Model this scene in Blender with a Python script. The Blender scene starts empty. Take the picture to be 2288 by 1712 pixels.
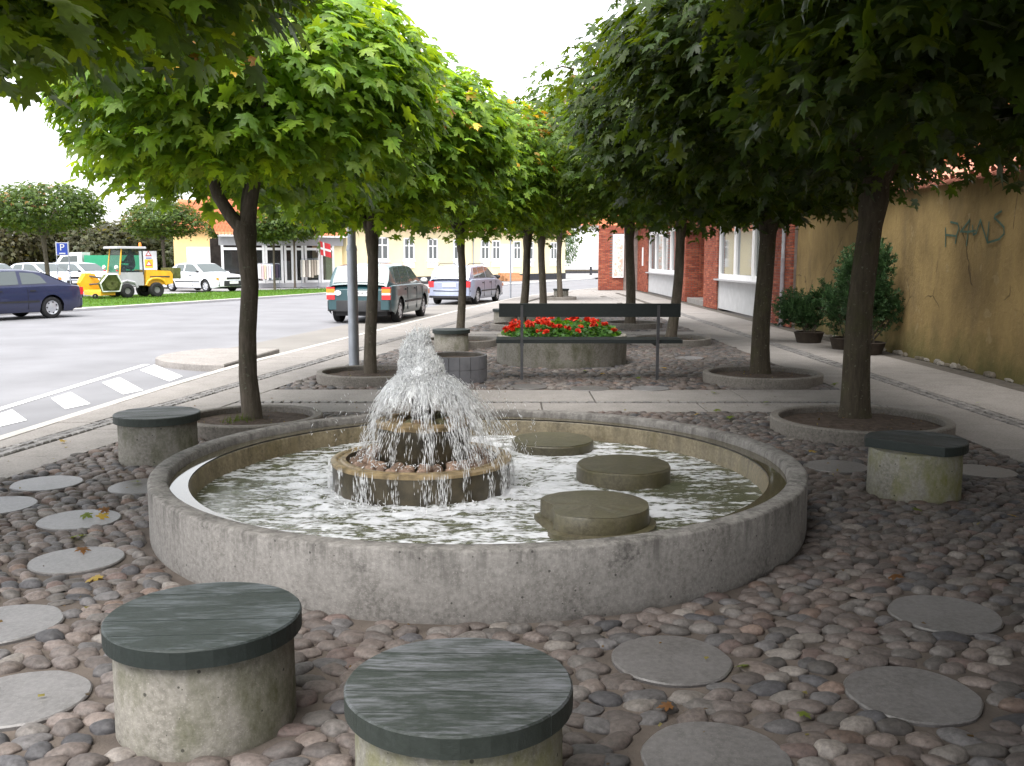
import bpy, math, random
import numpy as np
from mathutils import Vector, Matrix, noise
rnd = random.Random(7)
rng = np.random.default_rng(11)
S = bpy.context.scene
COL = S.collection
R = math.radians

# ------------------------------------------------------------------ camera, sky, sun, exposure
PITCH, EYE, FPX = R(7.34), 1.6, 2150.0
cd = bpy.data.cameras.new("camera")
cd.sensor_width = 36.0
cd.lens = FPX / 2288.0 * 36.0
cd.clip_start, cd.clip_end = 0.05, 9000.0
cam = bpy.data.objects.new("camera", cd)
cam.location = (0, 0, EYE)
cam.rotation_euler = (math.pi / 2 - PITCH, 0, 0)
COL.objects.link(cam)
S.camera = cam

W = bpy.data.worlds.new("World")
S.world = W
W.use_nodes = True
nt = W.node_tree
nt.nodes.clear()
sky = nt.nodes.new("ShaderNodeTexSky")
sky.sky_type = 'NISHITA'
sky.sun_disc = False
sky.sun_elevation = R(67)
sky.sun_rotation = R(-162)
sky.air_density, sky.dust_density, sky.ozone_density = 1.0, 1.5, 1.0
hs = nt.nodes.new("ShaderNodeHueSaturation")
hs.inputs['Saturation'].default_value = 0.16
bg = nt.nodes.new("ShaderNodeBackground")
bg.inputs['Strength'].default_value = 0.08
wo = nt.nodes.new("ShaderNodeOutputWorld")
nt.links.new(sky.outputs[0], hs.inputs['Color'])
nt.links.new(hs.outputs[0], bg.inputs['Color'])
nt.links.new(bg.outputs[0], wo.inputs['Surface'])

sd = bpy.data.lights.new("sun", 'SUN')
sd.energy = 1.5
sd.angle = R(65)
sd.color = (1.0, 0.97, 0.92)
sun = bpy.data.objects.new("sun", sd)
sun.rotation_euler = Vector((0.12, 0.36, -0.925)).to_track_quat('-Z', 'Y').to_euler()
COL.objects.link(sun)
S.view_settings.view_transform = 'Standard'
S.view_settings.look = 'None'
S.view_settings.gamma = 1.0
S.view_settings.exposure = 2.6
S.view_settings.use_curve_mapping = False
S.cycles.max_bounces = 12
S.cycles.diffuse_bounces = 8
S.cycles.transparent_max_bounces = 24

# ------------------------------------------------------------------ helpers
CP, SP = math.cos(PITCH), math.sin(PITCH)


def at(u, v, z=0.0):
    """The point at height z that the photograph shows at source pixel (u, v)."""
    a, b = (u - 1144.0) / FPX, (856.0 - v) / FPX
    t = (z - EYE) / (-SP + b * CP)
    return (a * t, (CP + b * SP) * t)


def hgt(v, y):
    """Height of what the photograph shows at row v, y metres ahead."""
    b = (856.0 - v) / FPX
    return EYE + (-SP + b * CP) * y / (CP + b * SP)


def seen(x, y, z, m=0):
    z -= EYE
    d = y * CP - z * SP
    if d < 0.05:
        return False
    u, v = 1144 + FPX * x / d, 856 - FPX * (y * SP + z * CP) / d
    return -m < u < 2288 + m and -m < v < 1712 + m


def tag(o, label=None, cat=None, group=None, kind=None):
    if label: o['label'] = label
    if cat: o['category'] = cat
    if group: o['group'] = group
    if kind: o['kind'] = kind
    return o


def empty(name, loc, label, cat, group=None, rz=0.0):
    o = bpy.data.objects.new(name, None)
    o.empty_display_size = 0.2
    o.location = loc
    o.rotation_euler = (0, 0, rz)
    COL.objects.link(o)
    return tag(o, label, cat, group)


def link(name, me, parent=None, loc=None, rot=None):
    o = bpy.data.objects.new(name, me)
    COL.objects.link(o)
    if parent is not None: o.parent = parent
    if loc is not None: o.location = loc
    if rot is not None: o.rotation_euler = rot
    return o


class MB:
    """Collects simple shapes and links them as one mesh object."""
    def __init__(self):
        self.v, self.f = [], []

    def add(self, vs, fs):
        n = len(self.v)
        self.v += [tuple(p) for p in vs]
        self.f += [tuple(i + n for i in f) for f in fs]
        return self

    def box(self, c, s, rz=0.0, M=None):
        x, y, z = s[0] / 2, s[1] / 2, s[2] / 2
        p = [Vector((a * x, b * y, d * z)) for d in (-1, 1) for a, b in ((-1, -1), (1, -1), (1, 1), (-1, 1))]
        if M is None: M = Matrix.Rotation(rz, 3, 'Z')
        p = [M @ q + Vector(c) for q in p]
        return self.add(p, [(3, 2, 1, 0), (4, 5, 6, 7), (0, 1, 5, 4), (1, 2, 6, 5), (2, 3, 7, 6), (3, 0, 4, 7)])

    def prism(self, poly, z0, z1, bev=0.0):
        """Vertical prism over a counter-clockwise polygon of (x, y), top edge eased by bev."""
        n = len(poly)
        cx, cy = sum(p[0] for p in poly) / n, sum(p[1] for p in poly) / n
        vs = [(p[0], p[1], z0) for p in poly]
        if bev:
            def ins(p):
                l = math.hypot(p[0] - cx, p[1] - cy) or 1
                k = max(0.0, 1 - bev / l)
                return (cx + (p[0] - cx) * k, cy + (p[1] - cy) * k, z1)
            vs += [(p[0], p[1], z1 - bev) for p in poly] + [ins(p) for p in poly]
            L = 3
        else:
            vs += [(p[0], p[1], z1) for p in poly]
            L = 2
        fs = [tuple(range(n - 1, -1, -1)), tuple(range((L - 1) * n, L * n))]
        for l in range(L - 1):
            for i in range(n):
                j = (i + 1) % n
                fs.append((l * n + i, l * n + j, (l + 1) * n + j, (l + 1) * n + i))
        return self.add(vs, fs)

    def tube(self, pts, rs, n=8, cap=True):
        pts = [Vector(p) for p in pts]
        if not hasattr(rs, '__len__'): rs = [rs] * len(pts)
        vs, fs = [], []
        ref = None
        for i, p in enumerate(pts):
            d = (pts[min(i + 1, len(pts) - 1)] - pts[max(i - 1, 0)]).normalized()
            if ref is None:
                ref = d.orthogonal().normalized()
            ref = (ref - d * ref.dot(d)).normalized()
            b = d.cross(ref)
            for k in range(n):
                a = 2 * math.pi * k / n
                vs.append(p + (ref * math.cos(a) + b * math.sin(a)) * rs[i])
        for i in range(len(pts) - 1):
            for k in range(n):
                k2 = (k + 1) % n
                fs.append((i * n + k, i * n + k2, (i + 1) * n + k2, (i + 1) * n + k))
        if cap:
            fs.append(tuple(range(n - 1, -1, -1)))
            fs.append(tuple(range((len(pts) - 1) * n, len(pts) * n)))
        return self.add(vs, fs)

    def lathe(self, prof, n=48, c=(0, 0, 0), jit=0.0, M=None, closed=False):
        vs, fs = [], []
        for r, z in prof:
            for k in range(n):
                a = 2 * math.pi * k / n
                q = Vector((r * math.cos(a), r * math.sin(a), z))
                if jit and r > 1e-4:
                    q *= 1 + jit * noise.noise(Vector((q.x * 9, q.y * 9, z * 14 + r))) / max(r, .2)
                if M is not None: q = M @ q
                vs.append(q + Vector(c))
        m = len(prof)
        for i in range(m if closed else m - 1):
            i2 = (i + 1) % m
            for k in range(n):
                k2 = (k + 1) % n
                fs.append((i * n + k, i * n + k2, i2 * n + k2, i2 * n + k))
        return self.add(vs, fs)

    def quad(self, a, b, c, d):
        return self.add([a, b, c, d], [(0, 1, 2, 3)])

    def build(self, name, mat, parent=None, smooth=None, loc=None, rot=None):
        return link(name, self.mesh(name, mat, smooth), parent, loc, rot)

    def mesh(self, name, mat, smooth=None):
        me = bpy.data.meshes.new(name)
        me.from_pydata([tuple(p) for p in self.v], [], self.f)
        if mat: me.materials.append(mat)
        if smooth is not None:
            me.polygons.foreach_set('use_smooth', [True] * len(me.polygons))
            me.set_sharp_from_angle(angle=R(smooth))
        me.update()
        return me


def np_mesh(name, V, F, mat, cols=None, smooth=False):
    me = bpy.data.meshes.new(name)
    nV, nF, k = len(V), len(F), F.shape[1]
    me.vertices.add(nV)
    me.vertices.foreach_set('co', np.asarray(V, np.float32).ravel())
    me.loops.add(nF * k)
    me.loops.foreach_set('vertex_index', np.asarray(F, np.int32).ravel())
    me.polygons.add(nF)
    me.polygons.foreach_set('loop_start', np.arange(0, nF * k, k, dtype=np.int32))
    if smooth: me.polygons.foreach_set('use_smooth', np.ones(nF, bool))
    me.update(calc_edges=True)
    if cols is not None:
        a = me.attributes.new('col', 'FLOAT_COLOR', 'POINT')
        c4 = np.ones((nV, 4), np.float32)
        c4[:, :3] = cols
        a.data.foreach_set('color', c4.ravel())
    me.materials.append(mat)
    return me


# ------------------------------------------------------------------ materials
class NT:
    def __init__(self, name):
        self.m = bpy.data.materials.new(name)
        self.m.use_nodes = True
        self.t = self.m.node_tree
        self.t.nodes.clear()
        self.out = self.n('ShaderNodeOutputMaterial')
        self.co = self.n('ShaderNodeTexCoord')

    def n(self, typ, **kw):
        x = self.t.nodes.new(typ)
        for k, v in kw.items():
            if k in x.inputs: x.inputs[k].default_value = v
            else: setattr(x, k, v)
        return x

    def l(self, a, b): self.t.links.new(a, b)

    def noise(self, scale, detail=4.0, stretch=(1, 1, 1), world=False, rough=0.55):
        mp = self.n('ShaderNodeMapping')
        mp.inputs['Scale'].default_value = stretch
        if world:
            g = self.n('ShaderNodeNewGeometry')
            self.l(g.outputs['Position'], mp.inputs[0])
        else:
            self.l(self.co.outputs['Object'], mp.inputs[0])
        x = self.n('ShaderNodeTexNoise')
        x.inputs['Scale'].default_value = scale
        x.inputs['Detail'].default_value = detail
        x.inputs['Roughness'].default_value = rough
        self.l(mp.outputs[0], x.inputs['Vector'])
        return x.outputs['Fac']

    def ramp(self, fac, stops):
        x = self.n('ShaderNodeValToRGB')
        e = x.color_ramp.elements
        while len(e) < len(stops): e.new(0.5)
        for i, (p, c) in enumerate(stops):
            e[i].position = p
            e[i].color = (c, c, c, 1) if not hasattr(c, '__len__') else (*c, 1)
        self.l(fac, x.inputs[0])
        return x.outputs[0]

    def mix(self, fac, a, b, mode='MIX'):
        x = self.n('ShaderNodeMix', data_type='RGBA', blend_type=mode)
        for s, v in ((x.inputs[0], fac), (x.inputs[6], a), (x.inputs[7], b)):
            if isinstance(v, (int, float)): s.default_value = v
            elif isinstance(v, tuple): s.default_value = (*v, 1)
            else: self.l(v, s)
        return x.outputs[2]

    def math(self, op, a, b):
        x = self.n('ShaderNodeMath', operation=op)
        for s, v in ((x.inputs[0], a), (x.inputs[1], b)):
            if isinstance(v, (int, float)): s.default_value = v
            else: self.l(v, s)
        return x.outputs[0]

    def bump(self, h, strength=0.3, dist=0.01):
        x = self.n('ShaderNodeBump')
        x.inputs['Strength'].default_value = strength
        x.inputs['Distance'].default_value = dist
        self.l(h, x.inputs['Height'])
        return x.outputs[0]

    def pbr(self, col, rough=0.7, spec=0.4, metal=0.0, normal=None, coat=0.0):
        p = self.n('ShaderNodeBsdfPrincipled')
        for s, v in ((p.inputs['Base Color'], col), (p.inputs['Roughness'], rough)):
            if isinstance(v, tuple): s.default_value = (*v, 1)
            elif isinstance(v, (int, float)): s.default_value = v
            else: self.l(v, s)
        p.inputs['Specular IOR Level'].default_value = spec
        p.inputs['Metallic'].default_value = metal
        p.inputs['Coat Weight'].default_value = coat
        if coat: p.inputs['Coat Roughness'].default_value = 0.05
        if normal is not None: self.l(normal, p.inputs['Normal'])
        self.l(p.outputs[0], self.out.inputs['Surface'])
        return p

    def attr(self, name='col'):
        x = self.n('ShaderNodeAttribute')
        x.attribute_name = name
        return x.outputs['Color']

    def ocol(self):
        return self.n('ShaderNodeObjectInfo').outputs['Color']


def plain(name, col, rough=0.6, spec=0.4, metal=0.0, var=0.25, scale=6.0, bump=0.0, bscale=60.0, coat=0.0, world=False, dist=0.004):
    t = NT(name)
    n1 = t.noise(scale, 5, world=world)
    c = t.mix(t.ramp(n1, [(0.3, 0.0), (0.7, 1.0)]), tuple(k * (1 - var) for k in col), tuple(min(1, k * (1 + var)) for k in col))
    nm = t.bump(t.noise(bscale, 4, world=world), bump, dist) if bump else None
    t.pbr(c, rough, spec, metal, nm, coat)
    return t.m


def concrete(name, base, dark, pits=True, streak=False, algae=None, algae_amt=0.5, streak_z=(0.10, 0.34), rough=0.86, spec=0.3):
    t = NT(name)
    c = t.mix(t.ramp(t.noise(3.2, 6, rough=0.65), [(0.35, 0.0), (0.68, 1.0)]), dark, base)
    c = t.mix(t.ramp(t.noise(45, 3), [(0.35, 0.0), (0.65, 1.0)]), c, t.mix(0.5, c, tuple(k * 1.5 for k in base)))
    grit = t.noise(160, 3)
    c = t.mix(t.ramp(grit, [(0.58, 0.0), (0.72, 0.55)]), c, tuple(min(1, k * 1.9) for k in base))
    h = t.noise(120, 4)
    if streak:
        sep = t.n('ShaderNodeSeparateXYZ')
        t.l(t.co.outputs['Object'], sep.inputs[0])
        mr = t.n('ShaderNodeMapRange')
        mr.inputs[1].default_value, mr.inputs[2].default_value = streak_z
        t.l(sep.outputs[2], mr.inputs[0])
        st = t.ramp(t.noise(14, 5, (1, 1, 0.10), rough=0.7), [(0.45, 0.0), (0.66, 1.0)])
        c = t.mix(t.math('MULTIPLY', t.math('MULTIPLY', st, mr.outputs[0]), 0.75), c, tuple(k * 0.35 for k in dark))
        bl = t.ramp(t.noise(2.6, 5, rough=0.75), [(0.50, 0.0), (0.66, 1.0)])
        sp = t.ramp(t.noise(55, 4), [(0.42, 0.0), (0.6, 1.0)])
        c = t.mix(t.math('MULTIPLY', t.math('MULTIPLY', bl, sp), 0.7), c, tuple(k * 0.4 for k in dark))
    if algae:
        a = t.ramp(t.noise(5.5, 6, (1, 1, 0.55), rough=0.7), [(0.62 - 0.22 * algae_amt, 0.0), (0.80 - 0.1 * algae_amt, 0.9)])
        c = t.mix(a, c, algae)
    if pits:
        v = t.n('ShaderNodeTexVoronoi')
        v.inputs['Scale'].default_value = 26
        t.l(t.co.outputs['Object'], v.inputs['Vector'])
        w = t.n('ShaderNodeTexWhiteNoise', noise_dimensions='3D')
        t.l(v.outputs['Position'], w.inputs[0])
        thr = t.ramp(w.outputs['Value'], [(0.55, 0.0), (1.0, 0.17)])
        pit = t.math('LESS_THAN', v.outputs['Distance'], thr)
        c = t.mix(t.math('MULTIPLY', pit, 0.8), c, tuple(k * 0.25 for k in dark))
        h = t.math('SUBTRACT', h, t.math('MULTIPLY', pit, 1.5))
    t.pbr(c, rough, spec, 0, t.bump(h, 0.5 if rough > .6 else .25, 0.004))
    return t.m


def obj_colour(name, rough, spec, speck=0.42, scale=60.0, attr=False, bump=0.5):
    """Surface coloured piece by piece: by the object's own colour, or by a per-vertex attribute in a joined mesh."""
    t = NT(name)
    c0 = t.attr() if attr else t.ocol()
    n1 = t.noise(scale, 4, world=True, rough=0.7)
    c = t.mix(t.ramp(n1, [(0.3, 0.0), (0.72, 1.0)]), t.mix(1.0, c0, (1 - speck,) * 3, 'MULTIPLY'), t.mix(1.0, c0, (1 + speck,) * 3, 'MULTIPLY'))
    t.pbr(c, rough, spec, 0, t.bump(n1, bump, 0.004))
    return t.m


def leaf_mat(name, attr):
    t = NT(name)
    c0 = t.attr() if attr else t.ocol()
    v = t.noise(40, 2, world=True)
    c = t.mix(t.ramp(v, [(0.35, 0.0), (0.65, 1.0)]), t.mix(1.0, c0, (0.75,) * 3, 'MULTIPLY'), t.mix(1.0, c0, (1.2,) * 3, 'MULTIPLY'))
    p = t.pbr(c, 0.45, 0.28)
    tr = t.n('ShaderNodeBsdfTranslucent')
    t.l(t.mix(1.0, c0, (2.3, 2.0, 0.5), 'MULTIPLY'), tr.inputs[0])
    ms = t.n('ShaderNodeMixShader')
    ms.inputs[0].default_value = 0.42
    t.l(p.outputs[0], ms.inputs[1])
    t.l(tr.outputs[0], ms.inputs[2])
    t.l(ms.outputs[0], t.out.inputs['Surface'])
    return t.m


def bark_mat(name, col, moss):
    t = NT(name)
    h = t.noise(26, 6, (1, 1, 0.16), rough=0.75)
    c = t.mix(t.ramp(h, [(0.32, 0.0), (0.66, 1.0)]), tuple(k * 0.45 for k in col), col)
    c = t.mix(t.ramp(t.noise(5, 5), [(0.5, 0.0), (0.75, 0.7)]), c, moss)
    c = t.mix(t.ramp(t.noise(30, 4), [(0.62, 0.0), (0.70, 0.7)]), c, (0.17, 0.18, 0.13))
    t.pbr(c, 0.9, 0.2, 0, t.bump(h, 1.0, 0.02))
    return t.m


def worn_wood(name, paint, bare, wear):
    t = NT(name)
    g = t.noise(70, 7, (0.14, 1.0, 0.3), rough=0.78)
    big = t.noise(7, 5, (0.35, 1, 1), rough=0.7)
    f = t.math('ADD', t.math('MULTIPLY', g, 0.5), t.math('MULTIPLY', big, 0.5))
    m = t.ramp(f, [(0.54 - 0.13 * wear, 0.0), (0.66 - 0.10 * wear, 0.9)])
    gx = t.n('ShaderNodeNewGeometry')
    sep = t.n('ShaderNodeSeparateXYZ')
    t.l(gx.outputs['True Normal'], sep.inputs[0])
    m = t.math('MULTIPLY', m, t.ramp(sep.outputs[2], [(0.2, 0.05), (0.8, 1.0)]))     # the trodden top is worn, the edge keeps its paint
    c = t.mix(m, t.mix(t.noise(60, 3), tuple(k * 0.6 for k in paint), tuple(k * 1.35 for k in paint)), t.mix(g, tuple(k * 0.5 for k in bare), tuple(k * 1.35 for k in bare)))
    t.pbr(c, t.ramp(g, [(0.3, 0.48), (0.7, 0.75)]), 0.4, 0, t.bump(g, 0.55, 0.005))
    return t.m


def paint(name, col, metal=0.0, rough=0.35):
    t = NT(name)
    c = t.mix(t.ramp(t.noise(9, 3), [(0.3, 0.0), (0.7, 1.0)]), tuple(k * 0.93 for k in col), tuple(min(1, k * 1.05) for k in col))
    t.pbr(c, rough, 0.5, metal, None, 0.8)
    return t.m


def glass_mat(name, tint, clear=0.0):
    t = NT(name)
    p = t.pbr(tint, 0.04, 0.9)
    if clear:
        tr = t.n('ShaderNodeBsdfTransparent')
        tr.inputs[0].default_value = (0.85, 0.93, 0.92, 1)
        ms = t.n('ShaderNodeMixShader')
        ms.inputs[0].default_value = clear
        t.l(p.outputs[0], ms.inputs[1])
        t.l(tr.outputs[0], ms.inputs[2])
        t.l(ms.outputs[0], t.out.inputs['Surface'])
    return t.m


M = {}
M['conc_wall'] = concrete('basin_concrete', (0.205, 0.193, 0.182), (0.128, 0.118, 0.109), True, True, None, 0.5, (0.12, 0.33))
M['conc_wet'] = concrete('wet_concrete', (0.20, 0.165, 0.105), (0.10, 0.08, 0.048), False, True, (0.12, 0.095, 0.04), 0.5, (0.08, 0.28), .5, .45)
M['conc_ring'] = concrete('ring_concrete', (0.165, 0.15, 0.135), (0.10, 0.09, 0.08), True)
M['conc_stool'] = concrete('stool_concrete', (0.20, 0.187, 0.165), (0.125, 0.115, 0.098), True, False, (0.062, 0.064, 0.028), 0.8)
M['conc_mossy'] = concrete('stool_concrete_mossy', (0.20, 0.19, 0.165), (0.125, 0.118, 0.10), True, False, (0.12, 0.12, 0.025), 0.8)
M['disc'] = concrete('disc_concrete', (0.115, 0.108, 0.107), (0.075, 0.07, 0.067), False, rough=0.42, spec=0.5)
M['slab'] = concrete('slab_concrete', (0.205, 0.19, 0.18), (0.145, 0.133, 0.124), False)
M['drum_wet'] = concrete('wet_drum', (0.10, 0.088, 0.055), (0.05, 0.042, 0.026), False, False, (0.075, 0.068, 0.028), 0.6, (0, 1), .4, .45)
M['tier'] = plain('wet_dark_tier', (0.055, 0.045, 0.028), 0.3, 0.5, 0, 0.6, 9, 0.5, 40)
M['tier_lip'] = plain('tier_lip', (0.26, 0.19, 0.10), 0.4, 0.5, 0, 0.5, 16, 0.6, 60)
M['soil'] = plain('soil', (0.085, 0.064, 0.052), 0.95, 0.2, 0, 0.4, 18, 1.0, 70, dist=0.02)
M['sand'] = plain('joint_sand', (0.092, 0.076, 0.066), 0.95, 0.2, 0, 0.3, 5, 0.8, 110, world=True)
M['bed'] = plain('paving_bed', (0.09, 0.08, 0.07), 0.95, 0.2, 0, 0.3, 9, 0.3, 90, world=True)
M['asphalt'] = plain('asphalt', (0.152, 0.152, 0.163), 0.85, 0.35, 0, 0.14, 0.7, 0.35, 160, world=True)
M['bay'] = plain('bay_asphalt', (0.165, 0.155, 0.145), 0.9, 0.3, 0, 0.12, 0.8, 0.3, 150, world=True)
M['terrain'] = plain('terrain', (0.20, 0.195, 0.185), 0.95, 0.2, 0, 0.2, 0.2, world=True)
M['lot'] = plain('lot_asphalt', (0.22, 0.215, 0.22), 0.9, 0.3, 0, 0.12, 0.6, world=True)
M['marking'] = plain('road_paint', (0.74, 0.74, 0.74), 0.6, 0.4, 0, 0.1, 12, world=True)
M['kerb'] = plain('kerb_stone', (0.38, 0.36, 0.34), 0.85, 0.3, 0, 0.15, 3, 0.3, 90, world=True)
M['grass_base'] = plain('turf', (0.07, 0.14, 0.025), 0.95, 0.1, 0, 0.3, 4, world=True)
M['stone_o'] = obj_colour('cobble', 0.62, 0.4)
M['stone_a'] = obj_colour('cobble_far', 0.62, 0.4, attr=True)
M['brick_o'] = obj_colour('brick', 0.85, 0.25, 0.22, 40)
M['brick_a'] = obj_colour('brick_far', 0.85, 0.25, 0.22, 40, attr=True)
M['leaf_o'] = leaf_mat('maple_leaf', False)
M['leaf_a'] = leaf_mat('maple_foliage', True)
M['bark'] = bark_mat('bark', (0.135, 0.112, 0.088), (0.06, 0.06, 0.036))
M['bark_moss'] = bark_mat('bark_mossy', (0.085, 0.07, 0.05), (0.062, 0.062, 0.024))
M['wood_dark'] = worn_wood('stool_paint_dark', (0.014, 0.020, 0.018), (0.085, 0.096, 0.105), 0.5)
M['wood_worn'] = worn_wood('stool_paint_worn', (0.026, 0.033, 0.028), (0.145, 0.15, 0.165), 0.70)
M['bench'] = worn_wood('bench_paint', (0.008, 0.012, 0.012), (0.03, 0.034, 0.033), 0.0)
M['steel'] = plain('galvanised', (0.33, 0.35, 0.39), 0.5, 0.5, 0.6, 0.12, 5)
M['darksteel'] = plain('dark_steel', (0.06, 0.06, 0.065), 0.5, 0.5, 0.4, 0.2, 8)
M['black'] = plain('black_plastic', (0.018, 0.018, 0.02), 0.6, 0.4, 0, 0.2, 9)
M['rubber'] = plain('tyre', (0.022, 0.022, 0.023), 0.85, 0.2, 0, 0.3, 20)
M['rim'] = plain('wheel_trim', (0.48, 0.49, 0.52), 0.35, 0.5, 0.6, 0.1, 9)
M['red'] = plain('red_lens', (0.55, 0.02, 0.025), 0.2, 0.6, 0, 0.1, 30)
M['orange'] = plain('orange_lens', (0.75, 0.22, 0.02), 0.2, 0.6, 0, 0.1, 30)
M['lens'] = plain('clear_lens', (0.70, 0.71, 0.70), 0.12, 0.7, 0, 0.1, 30)
M['white'] = plain('white_paint', (0.76, 0.76, 0.77), 0.5, 0.4, 0, 0.05, 5)
M['grey'] = plain('grey_paint', (0.36, 0.36, 0.38), 0.5, 0.4, 0, 0.08, 5)
M['stucco'] = plain('white_stucco', (0.46, 0.46, 0.47), 0.9, 0.2, 0, 0.08, 4, 0.3, 90)
M['blue'] = plain('sign_blue', (0.03, 0.07, 0.42), 0.4, 0.4, 0, 0.05, 5)
M['signred'] = plain('sign_red', (0.55, 0.03, 0.04), 0.4, 0.4, 0, 0.05, 5)
M['signyellow'] = plain('sign_yellow', (0.80, 0.52, 0.04), 0.4, 0.4, 0, 0.05, 5)
M['mow_yellow'] = plain('machine_yellow', (0.70, 0.36, 0.02), 0.4, 0.5, 0, 0.12, 5)
M['mow_green'] = plain('grass_stained_steel', (0.075, 0.085, 0.025), 0.8, 0.3, 0, 0.4, 9)
M['green_box'] = plain('green_paint', (0.02, 0.24, 0.12), 0.5, 0.4, 0, 0.08, 3)
M['ochre'] = None
M['pot'] = plain('brown_pot', (0.045, 0.034, 0.026), 0.8, 0.3, 0, 0.3, 9)
M['yellow_wall'] = plain('pale_yellow_render', (0.80, 0.70, 0.45), 0.9, 0.2, 0, 0.06, 1.2, world=True)
M['plinth'] = plain('black_plinth', (0.035, 0.035, 0.04), 0.8, 0.3, 0, 0.2, 4)
M['tile_red'] = plain('roof_tile', (0.46, 0.155, 0.075), 0.8, 0.3, 0, 0.22, 9, 0.3, 60, world=True)
M['tile_pink'] = plain('coping_tile', (0.44, 0.19, 0.13), 0.75, 0.3, 0, 0.22, 14, 0.3, 60)
M['mortar'] = plain('mortar', (0.21, 0.175, 0.16), 0.95, 0.2, 0, 0.2, 6, 0.3, 80)
M['glass'] = glass_mat('window_glass', (0.10, 0.11, 0.115))
M['carglass'] = glass_mat('car_glass', (0.075, 0.09, 0.09))
M['cabglass'] = glass_mat('cab_glass', (0.05, 0.07, 0.07), 0.68)
M['shopglass'] = glass_mat('shop_glass', (0.05, 0.05, 0.05), 0.7)
M['curtain'] = plain('curtain', (0.55, 0.47, 0.33), 0.9, 0.2, 0, 0.2, 4)
M['dark_room'] = plain('room_interior', (0.07, 0.06, 0.055), 0.9, 0.2, 0, 0.4, 3)
M['yew'] = None

_t = NT('ochre_render')                                            # ochre garden wall with weather stains and green growth low down
_n = _t.noise(0.9, 6, (1, 1, 0.6), rough=0.65, world=True)
_c = _t.mix(_t.ramp(_n, [(0.32, 0.0), (0.62, 1.0)]), (0.18, 0.125, 0.058), (0.34, 0.24, 0.105))
_c = _t.mix(_t.ramp(_t.noise(2.2, 5, (1, 1, 0.35), world=True), [(0.52, 0.0), (0.75, 0.6)]), _c, (0.15, 0.11, 0.065))
_s = _t.n('ShaderNodeSeparateXYZ')
_g = _t.n('ShaderNodeNewGeometry')
_t.l(_g.outputs['Position'], _s.inputs[0])
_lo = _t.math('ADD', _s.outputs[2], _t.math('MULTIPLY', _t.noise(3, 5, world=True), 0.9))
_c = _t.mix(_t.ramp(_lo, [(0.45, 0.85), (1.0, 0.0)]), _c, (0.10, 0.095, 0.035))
_v = _t.n('ShaderNodeTexVoronoi', feature='DISTANCE_TO_EDGE')
_v.inputs['Scale'].default_value = 0.55
_mp = _t.n('ShaderNodeMix', data_type='VECTOR')
_mp.inputs[0].default_value = 0.10
_tn = _t.n('ShaderNodeTexNoise')
_tn.inputs['Scale'].default_value = 4.0
_t.l(_g.outputs['Position'], _tn.inputs['Vector'])
_t.l(_g.outputs['Position'], _mp.inputs[4])
_t.l(_tn.outputs['Color'], _mp.inputs[5])
_t.l(_mp.outputs[1], _v.inputs['Vector'])
_ck = _t.math('MULTIPLY', _t.math('LESS_THAN', _v.outputs['Distance'], 0.004), _t.ramp(_t.noise(1.3, 3, world=True), [(0.5, 0.0), (0.56, 0.7)]))
_c = _t.mix(_ck, _c, (0.06, 0.042, 0.025))
_c = _t.mix(_t.ramp(_t.noise(1.7, 3, world=True, rough=.75), [(0.64, 0.0), (0.66, 0.35)]), _c, (0.36, 0.28, 0.16))
_t.pbr(_c, 0.92, 0.2, 0, _t.bump(_t.math('ADD', _t.noise(14, 5, world=True), _t.math('MULTIPLY', _t.noise(60, 4, world=True), .4)), 0.5, 0.02))
M['ochre'] = _t.m
_t = NT('yew_needles')
_t.pbr(_t.mix(_t.ramp(_t.noise(9, 3, world=True), [(0.35, 0.0), (0.65, 1.0)]), (0.018, 0.045, 0.014), (0.045, 0.095, 0.03)), 0.5, 0.3)
M['yew'] = _t.m

# ------------------------------------------------------------------ setting: terrain, road, pavement
def curve(pts):
    ys, xs = [p[0] for p in pts], [p[1] for p in pts]
    return lambda y: float(np.interp(y, ys, xs))


KERB = curve([(-8, -5.7), (0, -5.2), (4, -4.95), (8.74, -4.66), (12, -4.46), (15, -4.18), (19, -3.55), (24.9, -2.62), (30, -1.8), (34.8, -0.95), (40, 0.0), (46, 1.6), (54.5, 4.9), (64, 9.0)])
EDGE = curve([(-8, -4.9), (0, -4.35), (6.9, -3.75), (8.1, -3.52), (9.76, -3.26), (11.8, -2.95), (13.7, -2.66), (18.1, -1.89), (21.3, -1.25), (30, 0.35), (40, 2.3), (48, 4.2)])
SETT = curve([(-8, -5.3), (0, -4.85), (7.9, -4.27), (9.76, -3.95), (11.8, -3.62), (17.2, -2.74), (21.3, -2.0), (30, -0.55), (40, 1.2), (48, 3.2)])
FARK = [(-30, 12), (-20, 20), (-14.2, 30.8), (-12.0, 36.6), (-9.0, 45.8), (-5.2, 53), (-1.1, 60.1), (7.0, 81.2), (20, 112)]

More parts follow.
